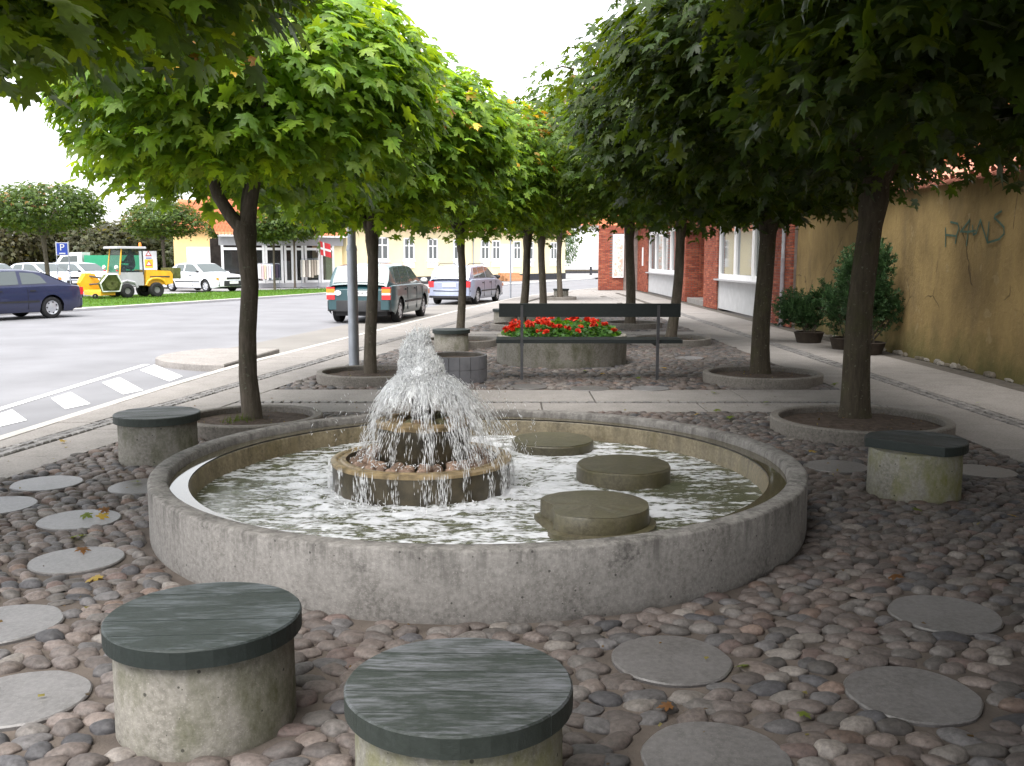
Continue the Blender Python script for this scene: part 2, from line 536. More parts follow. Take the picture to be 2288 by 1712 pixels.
big = MB()
big.quad((-4000, -1500, -0.16), (4000, -1500, -0.16), (4000, 6500, -0.16), (-4000, 6500, -0.16))
tag(big.build('ground', M['terrain']), kind='structure')
rp = [(-40, -8), (KERB(-8), -8)] + [(KERB(y), y) for y in (0, 4, 8.74, 12, 15, 19, 24.9, 30, 34.8, 40, 46, 54.5, 64)] + [(31, 112)] + FARK[::-1] + [(-40, 8)]
road = tag(MB().add([(x, y, -0.08) for x, y in rp], [tuple(range(len(rp)))]).build('road', M['asphalt']), kind='structure')
bayp = [(KERB(y) - 0.01, y) for y in (14.8, 19, 24.9, 30, 34.8, 40)] + [(-1.9, 40), (-2.75, 34.8), (-3.55, 30), (-4.35, 24.4), (-5.25, 18.8), (-5.65, 16.8), (-5.6, 15.4)]
tag(MB().add([(x, y, -0.075) for x, y in bayp], [tuple(range(len(bayp)))]).build('parking_bay', M['bay']), kind='structure')


def mark(a, b, w, z=-0.074):
    a, b = Vector((*a, z)), Vector((*b, z))
    n = Vector((-(b - a).y, (b - a).x, 0)).normalized() * w / 2
    return MB().quad(a - n, b - n, b + n, a + n).build('road_marking', M['marking'], road)


for ya, yb in ((2, 8.7), (8.71, 12), (12.01, 15.0)):
    mark((KERB(ya) - 0.17, ya), (KERB(yb) - 0.17, yb), 0.15)
mark((-5.42, 4.0), at(0, 915, -.08), 0.11)
mark(at(1, 914.7, -.08), at(327, 815, -.08), 0.11)
for bar in (((-60, 947), (-24, 933), (-15, 958), (-70, 974)), ((-20, 931), (27, 915), (60, 939), (0, 953)), ((114, 890), (158, 876), (202, 902), (146, 914)), ((228, 855), (267, 843), (320, 872), (275, 881)), ((313, 827), (345, 815), (408, 841), (378, 852))):
    MB().add([(*at(u, v, -.0745), -.0745) for u, v in bar[::-1]], [(0, 1, 2, 3)]).build('road_marking', M['marking'], road)

# raised island at the end of the parking bay
isl = [(-4.32, 14.35), (-4.10, 16.9), (-5.3, 17.0), (-5.66, 16.5), (-5.80, 15.9), (-5.74, 15.4), (-5.45, 14.95), (-5.05, 14.62), (-4.7, 14.42)]
tag(MB().prism(isl, -0.1, 0.035, 0.02).build('kerb_island', M['slab'], None), kind='structure')

pv = [(6.62, -8), (6.62, 57.2)] + [(KERB(y), y) for y in (57, 54.5, 46, 40, 34.8, 30, 24.9, 19, 15, 12, 8.74, 4, 0, -8)]
pave = tag(MB().add([(x, y, -0.03) for x, y in pv], [tuple(range(len(pv)))]).build('pavement', M['bed']), kind='structure')
# kerb stones along the road
ks = []
y = -2.0
while y < 56:
    y2 = y + 1.0
    ks.append([(KERB(y), y), (KERB(y) + 0.13, y), (KERB(y2 - .012) + 0.13, y2 - .012), (KERB(y2 - .012), y2 - .012)])
    y = y2
for q in ks:
    MB().prism(q, -0.12, 0.004, 0.008).build('kerb_stone', M['kerb'], pave)


def slab(poly, m=None):
    dz = rnd.uniform(-0.004, 0.003)
    return MB().prism(poly, -0.05, dz, 0.006).build('slab', m or M['slab'], pave)


y = -1.0
while y < 47:
    y2 = y + 1.25 - 0.014
    if seen(EDGE(y), y + .6, 0, 500) or y < 6:
        slab([(SETT(y) + 0.12, y), (EDGE(y) - 0.01, y), (EDGE(y2) - 0.01, y2), (SETT(y2) + 0.12, y2)])
        slab([(KERB(y) + 0.145, y + .4), (SETT(y + .4) - 0.12, y + .4), (SETT(y2 + .4) - 0.12, y2 + .4), (KERB(y2) + 0.145, y2 + .4)] if y < 45 else
             [(KERB(y) + 0.145, y), (SETT(y) - 0.12, y), (SETT(y2) - 0.12, y2), (KERB(y2) + 0.145, y2)])
    y += 1.25
fpv = [(KERB(q), q) for q in (46, 54.5, 57)] + [(6.61, 57.2), (6.4, 46)]
tag(MB().add([(x, y, -0.012) for x, y in fpv[::-1]], [tuple(range(len(fpv)))]).build('far_pavement', M['slab']), kind='structure')
RX = 4.06                                                          # right edge of the cobbles


def cross(y0, y1, y2, y3):
    """A path of two slab rows across the cobbles, a line of setts between them."""
    for a, b, off in ((y0, y1, 0.0), (y2, y3, 0.8)):
        x = EDGE((a + b) / 2) + off * 0.6
        first = True
        while x < RX - 0.02:
            x2 = min(x + 1.75, RX) - 0.014
            xl = EDGE(a) if first else x
            xl2 = EDGE(b) if first else x
            if x2 - x > 0.15:
                slab([(xl, a), (x2, a), (x2, b), (xl2, b)])
            x, first = x2 + 0.014, False


cross(10.05, 10.68, 10.80, 11.78)
cross(19.7, 20.45, 20.57, 21.4)
cross(30.2, 30.95, 31.07, 32.0)
y = 0.5
while y < 49:
    for x0, x1, o in ((RX, 4.86, 0), (5.10, 6.22, .5)):
        slab([(x0, y + o), (x1, y + o), (x1, y + o + 1.236), (x0, y + o + 1.236)])
    y += 1.25
for j, y in enumerate(np.arange(32.05, 48, 1.25)):
    x = EDGE(y) + 0.02
    while x < RX - 0.3:
        x2 = min(x + 1.3, RX)
        slab([(x, y), (x2 - .014, y), (x2 - .014, y + 1.236), (x, y + 1.236)])
        x = x2
tag(MB().box((6.39, 22, -0.02), (0.32, 60, 0.03)).build('gravel_strip', M['bed']), kind='structure')

# ------------------------------------------------------------------ stones: cobbles and setts
def stone_proto(seed, sub, flat):
    import bmesh
    bm = bmesh.new()
    bmesh.ops.create_icosphere(bm, subdivisions=sub, radius=1.0)
    bmesh.ops.delete(bm, geom=[v for v in bm.verts if v.co.z < -0.45], context='VERTS')
    for v in bm.verts:
        n = v.co.normalized()
        k = 1 + 0.22 * noise.noise(n * 1.3 + Vector((seed * 7.1, 0, seed))) + 0.05 * noise.noise(n * 4 + Vector((seed, 3, 1)))
        v.co = n * k
        v.co.z = math.copysign(abs(v.co.z) ** flat, v.co.z) if v.co.z > 0 else v.co.z
    bm.verts.index_update()
    V = np.array([v.co[:] for v in bm.verts], np.float32)
    F = np.array([[v.index for v in f.verts] for f in bm.faces], np.int32)
    bm.free()
    return V, F


hi = [stone_proto(i, 3, 0.8) for i in range(8)]
lo = [stone_proto(i + 20, 2, 0.8) for i in range(5)]
hi_me = [np_mesh('cobblestone', v, f, M['stone_o'], None, True) for v, f in hi]
PAL = np.array([(0.155, 0.125, 0.113), (0.13, 0.108, 0.10), (0.17, 0.135, 0.118), (0.15, 0.138, 0.13), (0.118, 0.115, 0.12), (0.075, 0.076, 0.086), (0.21, 0.19, 0.172), (0.18, 0.12, 0.093), (0.145, 0.10, 0.09), (0.095, 0.086, 0.08)])


def pal_col():
    c = PAL[rng.choice(len(PAL), p=[.20, .17, .12, .14, .12, .06, .05, .04, .06, .04])]
    c = c * .72 + c.mean() * .28 * np.array((1.16, .96, .88))
    return c * rng.uniform(0.48, 0.85)


FC, FR = (-0.2, 6.13), 2.03                                        # fountain
STOOLS = [  # x, y, label, mossy, worn, cut
    (*at(459, 1590), 0), (*at(1038, 1735), 0)]
S1, S2, S3, S4 = (-1.075, 3.23), (-0.155, 2.68), (-2.86, 7.66), (2.78, 6.52)
S5, S6, S7, S8, S9 = (-1.07, 16.93), (-0.15, 23.9), (0.57, 24.4), (1.33, 23.8), (2.05, 40.3)
DISCS = [at(*p) for p in ((105, 1080), (178, 1161), (172, 1251), (10, 1394), (45, 1560), (-6, 1130), (322, 1086), (1500, 1473), (2110, 1372), (2037, 1550), (1601, 1695), (1868, 1042), (2196, 1053), (1180, 864), (1318, 868), (1452, 868), (1330, 820), (1540, 800))]
RINGS = [(-2.48, 9.08, .66), (-1.86, 12.75, .74), (-0.95, 17.95, .7), (0.2, 22.3, .7), (0.85, 27.2, .7), (1.88, 38.3, .68), (3.27, 8.92, .82), (3.30, 12.6, .77), (3.02, 18.25, .75), (2.85, 22.75, .7)]
PLANT, TILEP = (0.78, 15.1, 1.02), (-0.74, 12.66, 0.41)
AVOID = [(*FC, FR)] + [(*s, 0.30) for s in (S1, S2, S3, S4, S5, S6, S7, S8)] + [(x, y, .25) for x, y in DISCS] + RINGS + [PLANT, TILEP] + [(-2.36, 14.31, .08)]


def free(x, y, m):
    for a, b, r in AVOID:
        if (x - a) ** 2 + (y - b) ** 2 < (r + m) ** 2: return False
    return True


def cobble_bed(name, y0, y1, sx, sy):
    yy = [y0 + (y1 - y0) * i / 20 for i in range(21)]
    poly = [(RX - 0.005, y0), (RX - 0.005, y1)] + [(EDGE(q) + 0.0, q) for q in yy[::-1]]
    bed = tag(MB().add([(x, y, -0.012) for x, y in poly], [tuple(range(len(poly)))]).build(name, M['sand']), kind='structure')
    items = []
    j, y = 0, y0 + 0.04
    while y < y1 - 0.02:
        x = EDGE(y) + 0.05 + (sx / 2 if j % 2 else 0)
        while x < RX - 0.04:
            k = 1.0 if y > 5 else 1.12 + .12 * (y < 4)
            px, py = x + rng.normal(0, 0.17) * sx, y + rng.normal(0, 0.16) * sy
            if free(px, py, 0.022) and abs(px) < 0.60 * py + 1.3 and y0 + .03 < py < y1 - .03:
                big = rng.random() < 0.08
                kk = 1.0 if py > 5 else 1.13 + .1 * (py < 4)
                a = rng.uniform(0.40, 0.60) * sx * (1.28 if big else 1) * kk
                b = rng.uniform(0.44, 0.62) * sy * (1.2 if big else 1) * kk
                items.append((px, py, a, b, rng.uniform(0.019, 0.035), rng.normal(0, 0.4), pal_col()))
            x += sx * k
        y += sy * (1.0 if y > 5 else 1.10 + .1 * (y < 4))
        j += 1
    items.sort(key=lambda t: (not seen(t[0], t[1], 0), t[0] ** 2 + t[1] ** 2))
    for px, py, a, b, h, r, c in items[:300]:
        o = link('cobblestone', hi_me[rng.integers(len(hi_me))], bed, (px, py, -0.012), (rng.normal(0, .07), rng.normal(0, .07), r))
        o.scale = (a, b, h)
        o.color = (*c, 1)
    Vs, Fs, Cs, n = [], [], [], 0
    for px, py, a, b, h, r, c in items[300:]:
        V, F = (hi if py < 4.2 else lo)[rng.integers(5)]
        cr, sr = math.cos(r), math.sin(r)
        X, Yv = V[:, 0] * a, V[:, 1] * b
        tx, ty = rng.normal(0, .08, 2)
        Vs.append(np.stack([px + X * cr - Yv * sr, py + X * sr + Yv * cr, -0.012 + V[:, 2] * h + X * tx + Yv * ty], 1))
        Fs.append(F + n)
        Cs.append(np.repeat(c[None, :], len(V), 0))
        n += len(V)
    if Vs:
        o = link('cobblestones', np_mesh('cobblestones', np.concatenate(Vs), np.concatenate(Fs), M['stone_a'], np.concatenate(Cs), True), bed)
        o['kind'] = 'stuff'
    return bed


bed1 = cobble_bed('cobbled_ground', 0.8, 10.03, 0.104, 0.066)
bed2 = cobble_bed('cobbled_ground', 11.82, 19.66, 0.115, 0.092)
bed3 = cobble_bed('cobbled_ground', 21.44, 30.16, 0.14, 0.12)
for i, (x, y) in enumerate(DISCS):
    MB().lathe([(0, -0.03), (0.238, -0.03), (0.242, -0.002), (0.236, 0.004), (0, 0.005)], 40, (0, 0, 0), 0.006).build('paving_disc', M['disc'], bed1 if y < 10 else bed2, 40, (x, y, 0), (rnd.uniform(-.01, .01), rnd.uniform(-.01, .01), rnd.uniform(0, 6)))

sett_me = [MB().prism([(-.045, -.045), (.045, -.045), (.045, .045), (-.045, .045)], -0.05, 0.004, 0.012).mesh('sett', M['stone_o'], None) for _ in range(1)]


def sett_strip(name, pts):
    pts = sorted(pts, key=lambda p: p[0] ** 2 + p[1] ** 2)
    b = tag(empty(name, (0, 0, 0), None, None), kind='structure')
    rest = MB()
    cols = []
    n = 0
    for x, y, r in pts:
        if not seen(x, y, 0, 250): continue
        g = rng.uniform(0.6, 1.1)
        c = np.array((0.17, 0.16, 0.155)) * g
        if n < 300:
            o = link('sett', sett_me[0], b, (x, y, rng.uniform(-.004, .004)), (rng.normal(0, .03), rng.normal(0, .03), r + rng.normal(0, .06)))
            s = rng.uniform(0.88, 1.06)
            o.scale = (s, rng.uniform(0.88, 1.06), 1)
            o.color = (*c, 1)
        else:
            k = len(rest.v)
            rest.prism([(x + a * math.cos(r) - d * math.sin(r), y + a * math.sin(r) + d * math.cos(r)) for a, d in ((-.045, -.045), (.045, -.045), (.045, .045), (-.045, .045))], -0.03, 0.003, 0.012)
            cols += [c] * (len(rest.v) - k)
        n += 1
    if rest.v:
        me = rest.mesh('sett', M['stone_a'])
        a = me.attributes.new('col', 'FLOAT_COLOR', 'POINT')
        a.data.foreach_set('color', np.concatenate([np.array(cols), np.ones((len(cols), 1))], 1).astype(np.float32).ravel())
        link('sett', me, b)['kind'] = 'stuff'


sp = []
for y in np.arange(3.0, 34, 0.104):
    r = -math.atan((SETT(y + .5) - SETT(y - .5)))
    sp += [(SETT(y) - 0.054, y, r), (SETT(y) + 0.054, y + .05, r)]
sett_strip('sett_strip', sp)
sett_strip('sett_strip', [(x, 10.74, 0) for x in np.arange(EDGE(10.7) + .06, RX, 0.104)] + [(x, 20.51, 0) for x in np.arange(EDGE(20.5) + .06, RX, 0.104)])
sp = []
for y in np.arange(8, 32, 0.104):
    sp += [(4.925, y, 0), (5.033, y + .05, 0)]
sett_strip('sett_strip', sp)

# ------------------------------------------------------------------ the fountain
fount = empty('fountain', (*FC, 0), 'round concrete fountain basin with bubbling tiered centre and foaming water', 'fountain')
H = 0.328
mb = MB()
mb.lathe([(FR - .01, -0.06), (FR, 0.02), (FR, H - 0.012), (FR - 0.008, H - .002), (FR - 0.02, H), (FR - 0.10, H), (FR - 0.112, H - 0.01), (FR - 0.118, H - 0.055), (FR - 0.225, H - 0.062)], 200, (0, 0, 0), 0.0025)
mb.build('basin_wall', M['conc_wall'], fount, 50)
MB().lathe([(FR - 0.2251, H - 0.0621), (FR - 0.235, H - 0.07), (FR - 0.25, 0.02)], 160, (0, 0, 0), 0.0025).build('inner_wall', M['conc_wet'], fount, 50)
MB().lathe([(0, 0.02), (FR - 0.24, 0.021)], 64).build('basin_floor', M['conc_wet'], fount)
# a film of water lying on the ledge inside the rim
_t = NT('ledge_water')
_t.pbr((0.10, 0.085, 0.055), 0.05, 0.6)
MB().lathe([(FR - 0.119, H - 0.052), (FR - 0.224, H - 0.0525)], 128).build('ledge_water', _t.m, fount)

WZ = 0.140
DC = (-0.385, 0.02)                                                # centre of the tiers, from the basin's centre
_t = NT('foaming_water')
foam = _t.attr('col')
sepc = _t.n('ShaderNodeSeparateColor')
_t.l(foam, sepc.inputs[0])
f1 = _t.noise(7.5, 6, (0.6, 1.6, 1), rough=0.66)
f2 = _t.noise(30, 4, (0.7, 1.5, 1), rough=0.6)
ff = _t.math('ADD', _t.math('MULTIPLY', f1, 0.64), _t.math('MULTIPLY', f2, 0.36))
ff = _t.math('MULTIPLY', _t.math('SUBTRACT', ff, 0.5), 2.0)
ff = _t.math('ADD', ff, sepc.outputs[0])
fm = _t.ramp(ff, [(0.47, 0.0), (0.60, 1.0)])
wat = _t.mix(_t.noise(3, 3), (0.085, 0.092, 0.055), (0.125, 0.128, 0.082))
col = _t.mix(fm, wat, _t.mix(f2, (0.50, 0.51, 0.55), (0.80, 0.80, 0.82)))
rip = _t.noise(28, 3, (0.7, 1.6, 1))
_t.pbr(col, _t.ramp(fm, [(0.0, 0.12), (1.0, 0.7)]), 0.5, 0, _t.bump(_t.math('ADD', _t.math('MULTIPLY', rip, 0.5), _t.math('MULTIPLY', fm, 0.6)), 0.7, 0.012))
M['foamwater'] = _t.m
nr, na = 90, 260
rr = np.linspace(0.0, FR - 0.241, nr)
aa = np.linspace(0, 2 * np.pi, na, endpoint=False)
X = rr[:, None] * np.cos(aa)[None]
Yw = rr[:, None] * np.sin(aa)[None]
dr = np.hypot(X - DC[0], Yw - DC[1])
den = 0.490 + 0.12 * np.exp(-((dr - 0.62) / 0.42) ** 2) - 0.035 * (X > 0.75)
for px, py, rad, amt in ((1.05, 0.12, 0.34, -0.12), (1.45, -0.2, 0.3, -0.05), (0.85, -1.0, 0.28, -0.13), (0.85, 0.95, 0.34, 0.16), (1.05, -0.62, 0.26, 0.22), (1.35, 0.55, 0.28, 0.13), (1.5, 0.2, .2, .06), (0.55, 0.55, 0.25, 0.12), (-1.6, -0.1, 0.25, -0.14), (0.5, -0.15, 0.3, 0.1), (0.72, -0.30, 0.24, 0.2), (0.0, 1.45, 0.4, 0.15), (0.1, -1.3, 0.3, 0.08)):
    den += amt * np.exp(-((X - px) ** 2 + (Yw - py) ** 2) / rad ** 2)
Zw = np.array([[0.011 * noise.noise(Vector((X[i, j] * 5, Yw[i, j] * 9, 0))) + 0.006 * noise.noise(Vector((X[i, j] * 17, Yw[i, j] * 24, 4))) for j in range(na)] for i in range(nr)])
Zw *= 0.5 + 1.5 * np.exp(-((dr - 0.6) / 0.45) ** 2)
V = np.stack([X, Yw, WZ + Zw], 2).reshape(-1, 3)
idx = np.arange(nr * na).reshape(nr, na)
F = np.stack([idx[:-1], np.roll(idx[:-1], -1, 1), np.roll(idx[1:], -1, 1), idx[1:]], 2).reshape(-1, 4)[:, ::-1]
link('water', np_mesh('water', V, F, M['foamwater'], np.repeat(den.reshape(-1, 1), 3, 1), True), fount)

cx, cy = DC
mb = MB()
mb.lathe([(0.57, 0.03), (0.578, 0.30), (0.575, 0.318), (0.56, 0.325), (0.545, 0.325), (0.535, 0.316), (0.52, 0.316), (0.51, 0.325), (0.49, 0.323), (0.48, 0.29), (0, 0.29)], 96, (cx, cy, 0), 0.004)
o = mb.build('lower_drum', M['tier'], fount, 40)
MB().lathe([(0.583, 0.302), (0.584, 0.322), (0.56, 0.331), (0.545, 0.329), (0.537, 0.32), (0.522, 0.319), (0.512, 0.329), (0.487, 0.328)], 96, (cx, cy, 0), 0.006).build('drum_lip', M['tier_lip'], o, 40)
mb = MB().lathe([(0.27, 0.30), (0.285, 0.40), (0.295, 0.54), (0.29, 0.57), (0.25, 0.572), (0.24, 0.55), (0, 0.55)], 72, (cx + .01, cy, 0), 0.008)
o = mb.build('middle_drum', M['tier'], fount, 40)
MB().lathe([(0.30, 0.535), (0.305, 0.562), (0.285, 0.578), (0.268, 0.576), (0.26, 0.568), (0.248, 0.579), (0.235, 0.574)], 72, (cx + .01, cy, 0), 0.008).build('drum_lip', M['tier_lip'], o, 40)
MB().lathe([(0.075, 0.54), (0.062, 0.66), (0.066, 0.79), (0.09, 0.80)], 32, (cx, cy, 0), 0.01).build('stem', M['tier'], fount, 50)
MB().lathe([(0.09, 0.798), (0.128, 0.808), (0.13, 0.818), (0.10, 0.828), (0, 0.83)], 40, (cx, cy, 0), 0.006).build('top_disc', plain('top_disc', (0.21, 0.155, 0.13), 0.35, 0.5, 0, 0.3, 12), fount, 40)
pebm = hi_me
for ring, n, z in ((0.43, 30, 0.315), (0.345, 22, 0.325)):
    for k in range(n):
        a = 2 * math.pi * (k + rnd.uniform(-.25, .25)) / n
        q = link('pebble', hi_me[k % 8], fount, (cx + ring * math.cos(a), cy + ring * math.sin(a), z - .015), (rnd.uniform(-.3, .3), rnd.uniform(-.3, .3), rnd.uniform(0, 6)))
        s = rnd.uniform(0.030, 0.046)
        q.scale = (s * 1.15, s, s * .95)
        c = np.array((0.30, 0.20, 0.145)) * rnd.uniform(0.55, 1.15)
        q.color = (*c, 1)
for k in range(16):
    a = 2 * math.pi * (k + rnd.uniform(-.3, .3)) / 16
    q = link('pebble', hi_me[k % 8], fount, (cx + .01 + 0.18 * math.cos(a), cy + 0.18 * math.sin(a), 0.555), (0, 0, a))
    q.scale = (0.05, 0.038, 0.045)
    q.color = (0.23 * rnd.uniform(.6, 1.1), 0.16, 0.085, 1)

# water in flight: a boiling jet, then streams falling in arcs over the tiers
def white_water(name, clear=None):
    t = NT(name)
    p = t.n('ShaderNodeBsdfDiffuse')
    p.inputs[0].default_value = (0.96, 0.965, 0.975, 1)
    gl = t.n('ShaderNodeBsdfGlossy')
    gl.inputs['Roughness'].default_value = 0.15
    ms = t.n('ShaderNodeMixShader')
    ms.inputs[0].default_value = 0.10
    t.l(p.outputs[0], ms.inputs[1])
    t.l(gl.outputs[0], ms.inputs[2])
    tz = t.n('ShaderNodeBsdfTransparent')
    m3 = t.n('ShaderNodeMixShader')
    m3.inputs[0].default_value = 0.0 if clear else 0.28
    t.l(ms.outputs[0], m3.inputs[1])
    t.l(tz.outputs[0], m3.inputs[2])
    last = m3
    if clear:
        tp = t.n('ShaderNodeBsdfTransparent')
        m2 = t.n('ShaderNodeMixShader')
        t.l(t.ramp(t.noise(*clear[0]), clear[1]), m2.inputs[0])
        t.l(m3.outputs[0], m2.inputs[1])
        t.l(tp.outputs[0], m2.inputs[2])
        last = m2
    t.l(last.outputs[0], t.out.inputs['Surface'])
    return t.m


M['drops'] = white_water('water_drops')
M['whitewater'] = white_water('white_water', ((40, 4, (1, 1, 0.4), True, .7), [(0.53, 0.0), (0.64, 0.8)]))


def spindles(items, n=4):
    """items: (point, half vector, radius): little pointed drops of water."""
    Vs, Fs = [], []
    k = 0
    base = np.array([[i, (i + 1) % n] for i in range(n)])
    fb = np.concatenate([np.stack([base[:, 0], base[:, 1], np.full(n, n)], 1), np.stack([base[:, 1], base[:, 0], np.full(n, n + 1)], 1)])
    for p, h, r in items:
        p, h = Vector(p), Vector(h)
        d = h.normalized()
        e = d.orthogonal().normalized()
        g = d.cross(e)
        for i in range(n):
            a = 2 * math.pi * i / n
            Vs.append(p + (e * math.cos(a) + g * math.sin(a)) * r - h * 0.35)
        Vs += [p + h, p - h]
        Fs.append(fb + k)
        k += n + 2
    return np.array([v[:] for v in Vs]), np.concatenate(Fs)


its = []
for k in range(9000):
    a = rnd.uniform(0, 2 * math.pi)
    z = rnd.uniform(0, 1) ** 0.9
    top = 0.27 + 0.06 * noise.noise(Vector((math.cos(a) * 1.7, math.sin(a) * 1.7, 3))) + (rnd.random() ** 6) * 0.07
    wr = (0.152 - 0.095 * z ** 1.6 + .02 * noise.noise(Vector((a * 2, z * 5, 1)))) * math.sqrt(rnd.uniform(0.3, 1.15))
    its.append(((cx - .01 + wr * math.cos(a) + 0.012 * math.sin(7 * z), cy + wr * math.sin(a), 0.83 + top * z), Vector((rnd.gauss(0, .5) + .5 * math.cos(a), rnd.gauss(0, .5) + .5 * math.sin(a), 1.2 * rnd.choice((-1, 1)))).normalized() * rnd.uniform(0.006, 0.026), rnd.uniform(0.0012, 0.0048)))
GR = 9.81
NS = 30
strm = [(2 * math.pi * (k + rnd.uniform(-.45, .45)) / NS, rnd.uniform(0.50, 1.30), rnd.uniform(.15, 1.0)) for k in range(NS)]
for k in range(30000):                                             # falling sheets that break up into streams
    a, v0, wgt = strm[rnd.randrange(NS)]
    t = 0.335 * rnd.random() ** 1.7
    if t > 0.13 and rnd.random() > wgt ** 2.2: continue
    f = min(1, t / .3)
    a += rnd.gauss(0, 0.16 * (1 - f) + .045) + .03 * math.sin(t * 40 + a * 7)
    v0 = v0 * (.45 + .55 * f) + .42 * (1 - f) + rnd.gauss(0, 0.10)
    if v0 < .25: continue
    r = 0.120 + v0 * t * (1.0 + 0.15 * math.cos(a - 0.1))
    z = 0.84 + rnd.gauss(0, 0.014) + 0.05 * t - 0.5 * GR * t * t
    if z < (0.345 if r < 0.57 else WZ): continue
    if r < 0.31 and z < 0.585: continue
    vz = 0.05 - GR * t
    hv = (Vector((math.cos(a) * v0, math.sin(a) * v0, vz)).normalized() + Vector((rnd.gauss(0, .12), rnd.gauss(0, .12), 0))) * rnd.uniform(0.012, 0.030) * (.7 + 3.0 * t)
    its.append(((cx + r * math.cos(a), cy + r * math.sin(a), z), hv, rnd.uniform(0.0008, 0.0030)))
for tier_r, ztop, zbot, n in ((0.30, 0.57, 0.36, 500), (0.588, 0.325, WZ, 1500)):        # dribbles over the lips
    for k in range(n):
        s = rnd.randrange(40)
        a = 2 * math.pi * s / 40 + rnd.gauss(0, 0.035) + 0.15 * math.sin(s * 5.1)
        z = rnd.uniform(zbot, ztop)
        r = tier_r + rnd.uniform(0.0, 0.012) + (ztop - z) * 0.05
        its.append(((cx + r * math.cos(a), cy + r * math.sin(a), z), (0, 0, rnd.uniform(0.008, 0.035)), rnd.uniform(0.0009, 0.0026)))
for k in range(520):                                               # stray splashes
    a = rnd.uniform(-0.9, 1.2) if k % 3 else rnd.uniform(0, 6.28)
    r = rnd.uniform(0.3, 0.75)
    z = rnd.uniform(0.2, 0.85) * (1.05 - 0.55 * r) + 0.1
    its.append(((cx + r * math.cos(a), cy + r * math.sin(a), z), Vector((math.cos(a) * .5, math.sin(a) * .5, rnd.choice((-1, 1)))).normalized() * rnd.uniform(0.006, 0.02), rnd.uniform(0.001, 0.003)))
for k in range(700):                                               # churn where the water lands
    a = rnd.uniform(0, 6.28)
    r = rnd.gauss(0.68, 0.09) if k % 3 else rnd.uniform(0.33, 0.5)
    z = (WZ if r > 0.585 else 0.335) + abs(rnd.gauss(0, 0.018))
    if 0.5 < r < 0.585: continue
    its.append(((cx + r * math.cos(a), cy + r * math.sin(a), z), (rnd.gauss(0, .008), rnd.gauss(0, .008), rnd.uniform(.003, .009)), rnd.uniform(0.002, 0.005)))
V, F = spindles(its)
rib = MB()                                                         # unbroken strings of water among the drops
for k in range(230):
    a, v0, wgt = strm[rnd.randrange(NS)]
    a += rnd.gauss(0, .09)
    v0 = v0 * .75 + rnd.uniform(.1, .3)
    t0, t1 = rnd.uniform(0, .08), rnd.uniform(.12, .16 + .14 * wgt)
    pts, ph = [], rnd.uniform(0, 6)
    for i in range(10):
        t = t0 + (t1 - t0) * i / 9
        r = .12 + v0 * t + .006 * math.sin(i * 1.7 + ph)
        aa_ = a + .02 * math.sin(i * 1.1 + ph)
        z = .842 + .05 * t - .5 * GR * t * t
        if r < .31 and z < .585: break
        pts.append((cx + r * math.cos(aa_), cy + r * math.sin(aa_), z))
    if len(pts) > 3:
        w0 = rnd.uniform(.002, .0055)
        rib.tube(pts, [w0 * (1 - .8 * i / len(pts)) * (1 + .35 * math.sin(i * 2.3 + ph)) for i in range(len(pts))], 5)
rv = np.array(rib.v)
rf = np.array([t_ for f_ in rib.f for t_ in [(f_[0], f_[j], f_[j + 1]) for j in range(1, len(f_) - 1)]])
F = np.concatenate([F, rf + len(V)])
V = np.concatenate([V, rv])
link('water_spray', np_mesh('water_spray', V, F, M['drops'], None, True), fount)['kind'] = 'stuff'
mb = MB()
prof = [(0.125, 0.832), (0.132, 0.88), (0.115, 0.95), (0.09, 1.02), (0.06, 1.07), (0.03, 1.10), (0, 1.11)]
mb.lathe(prof, 48, (cx, cy, 0))
mb.v = [tuple(Vector(v) + Vector((noise.noise(Vector(v) * 14), noise.noise(Vector(v) * 14 + Vector((5, 0, 0))), noise.noise(Vector(v) * 11 + Vector((0, 9, 0))))) * 0.030) for v in mb.v]
mb.build('water_jet', M['whitewater'], fount, 80)
mb = MB()                                                          # thin broken curtains between the top disc and the tiers
for v0, tm_, ph in ((0.55, .19, 0), (0.85, .20, 3)):
    part = MB()
    part.lathe([(0.115 + v0 * t, 0.842 - 0.5 * GR * t * t) for t in [tm_ * i / 10 for i in range(11)]], 140, (cx, cy, 0))
    for x, y, z in part.v:
        a = math.atan2(y - cy, x - cx)
        k = 1 + .16 * noise.noise(Vector((math.cos(a) * 3.5, math.sin(a) * 3.5, z * 2.5 + ph))) + .06 * noise.noise(Vector((math.cos(a) * 14, math.sin(a) * 14, z * 4 + ph)))
        mb.v.append((cx + (x - cx) * k, cy + (y - cy) * k, z))
    n0 = len(mb.v) - len(part.v)
    mb.f += [tuple(i + n0 for i in f) for f in part.f]
M['curtain_water'] = white_water('water_curtain', ((38, 5, (1, 1, 0.12), False, .72), [(0.50, 0.0), (0.62, 1.0)]))
_nt = M['curtain_water'].node_tree                                 # the sheet tears open as it falls
_rp = [q for q in _nt.nodes if q.type == 'VALTORGB'][0]
_tc = [q for q in _nt.nodes if q.type == 'TEX_COORD'][0]
_fac = _rp.inputs[0].links[0].from_socket
_sx = _nt.nodes.new('ShaderNodeSeparateXYZ')
_nt.links.new(_tc.outputs['Object'], _sx.inputs[0])
_mr = _nt.nodes.new('ShaderNodeMapRange')
_mr.inputs[1].default_value, _mr.inputs[2].default_value, _mr.inputs[3].default_value, _mr.inputs[4].default_value = 0.63, 0.80, 0.25, -0.10
_nt.links.new(_sx.outputs[2], _mr.inputs[0])
_ad = _nt.nodes.new('ShaderNodeMath')
_nt.links.new(_fac, _ad.inputs[0])
_nt.links.new(_mr.outputs[0], _ad.inputs[1])
_nt.links.new(_ad.outputs[0], _rp.inputs[0])
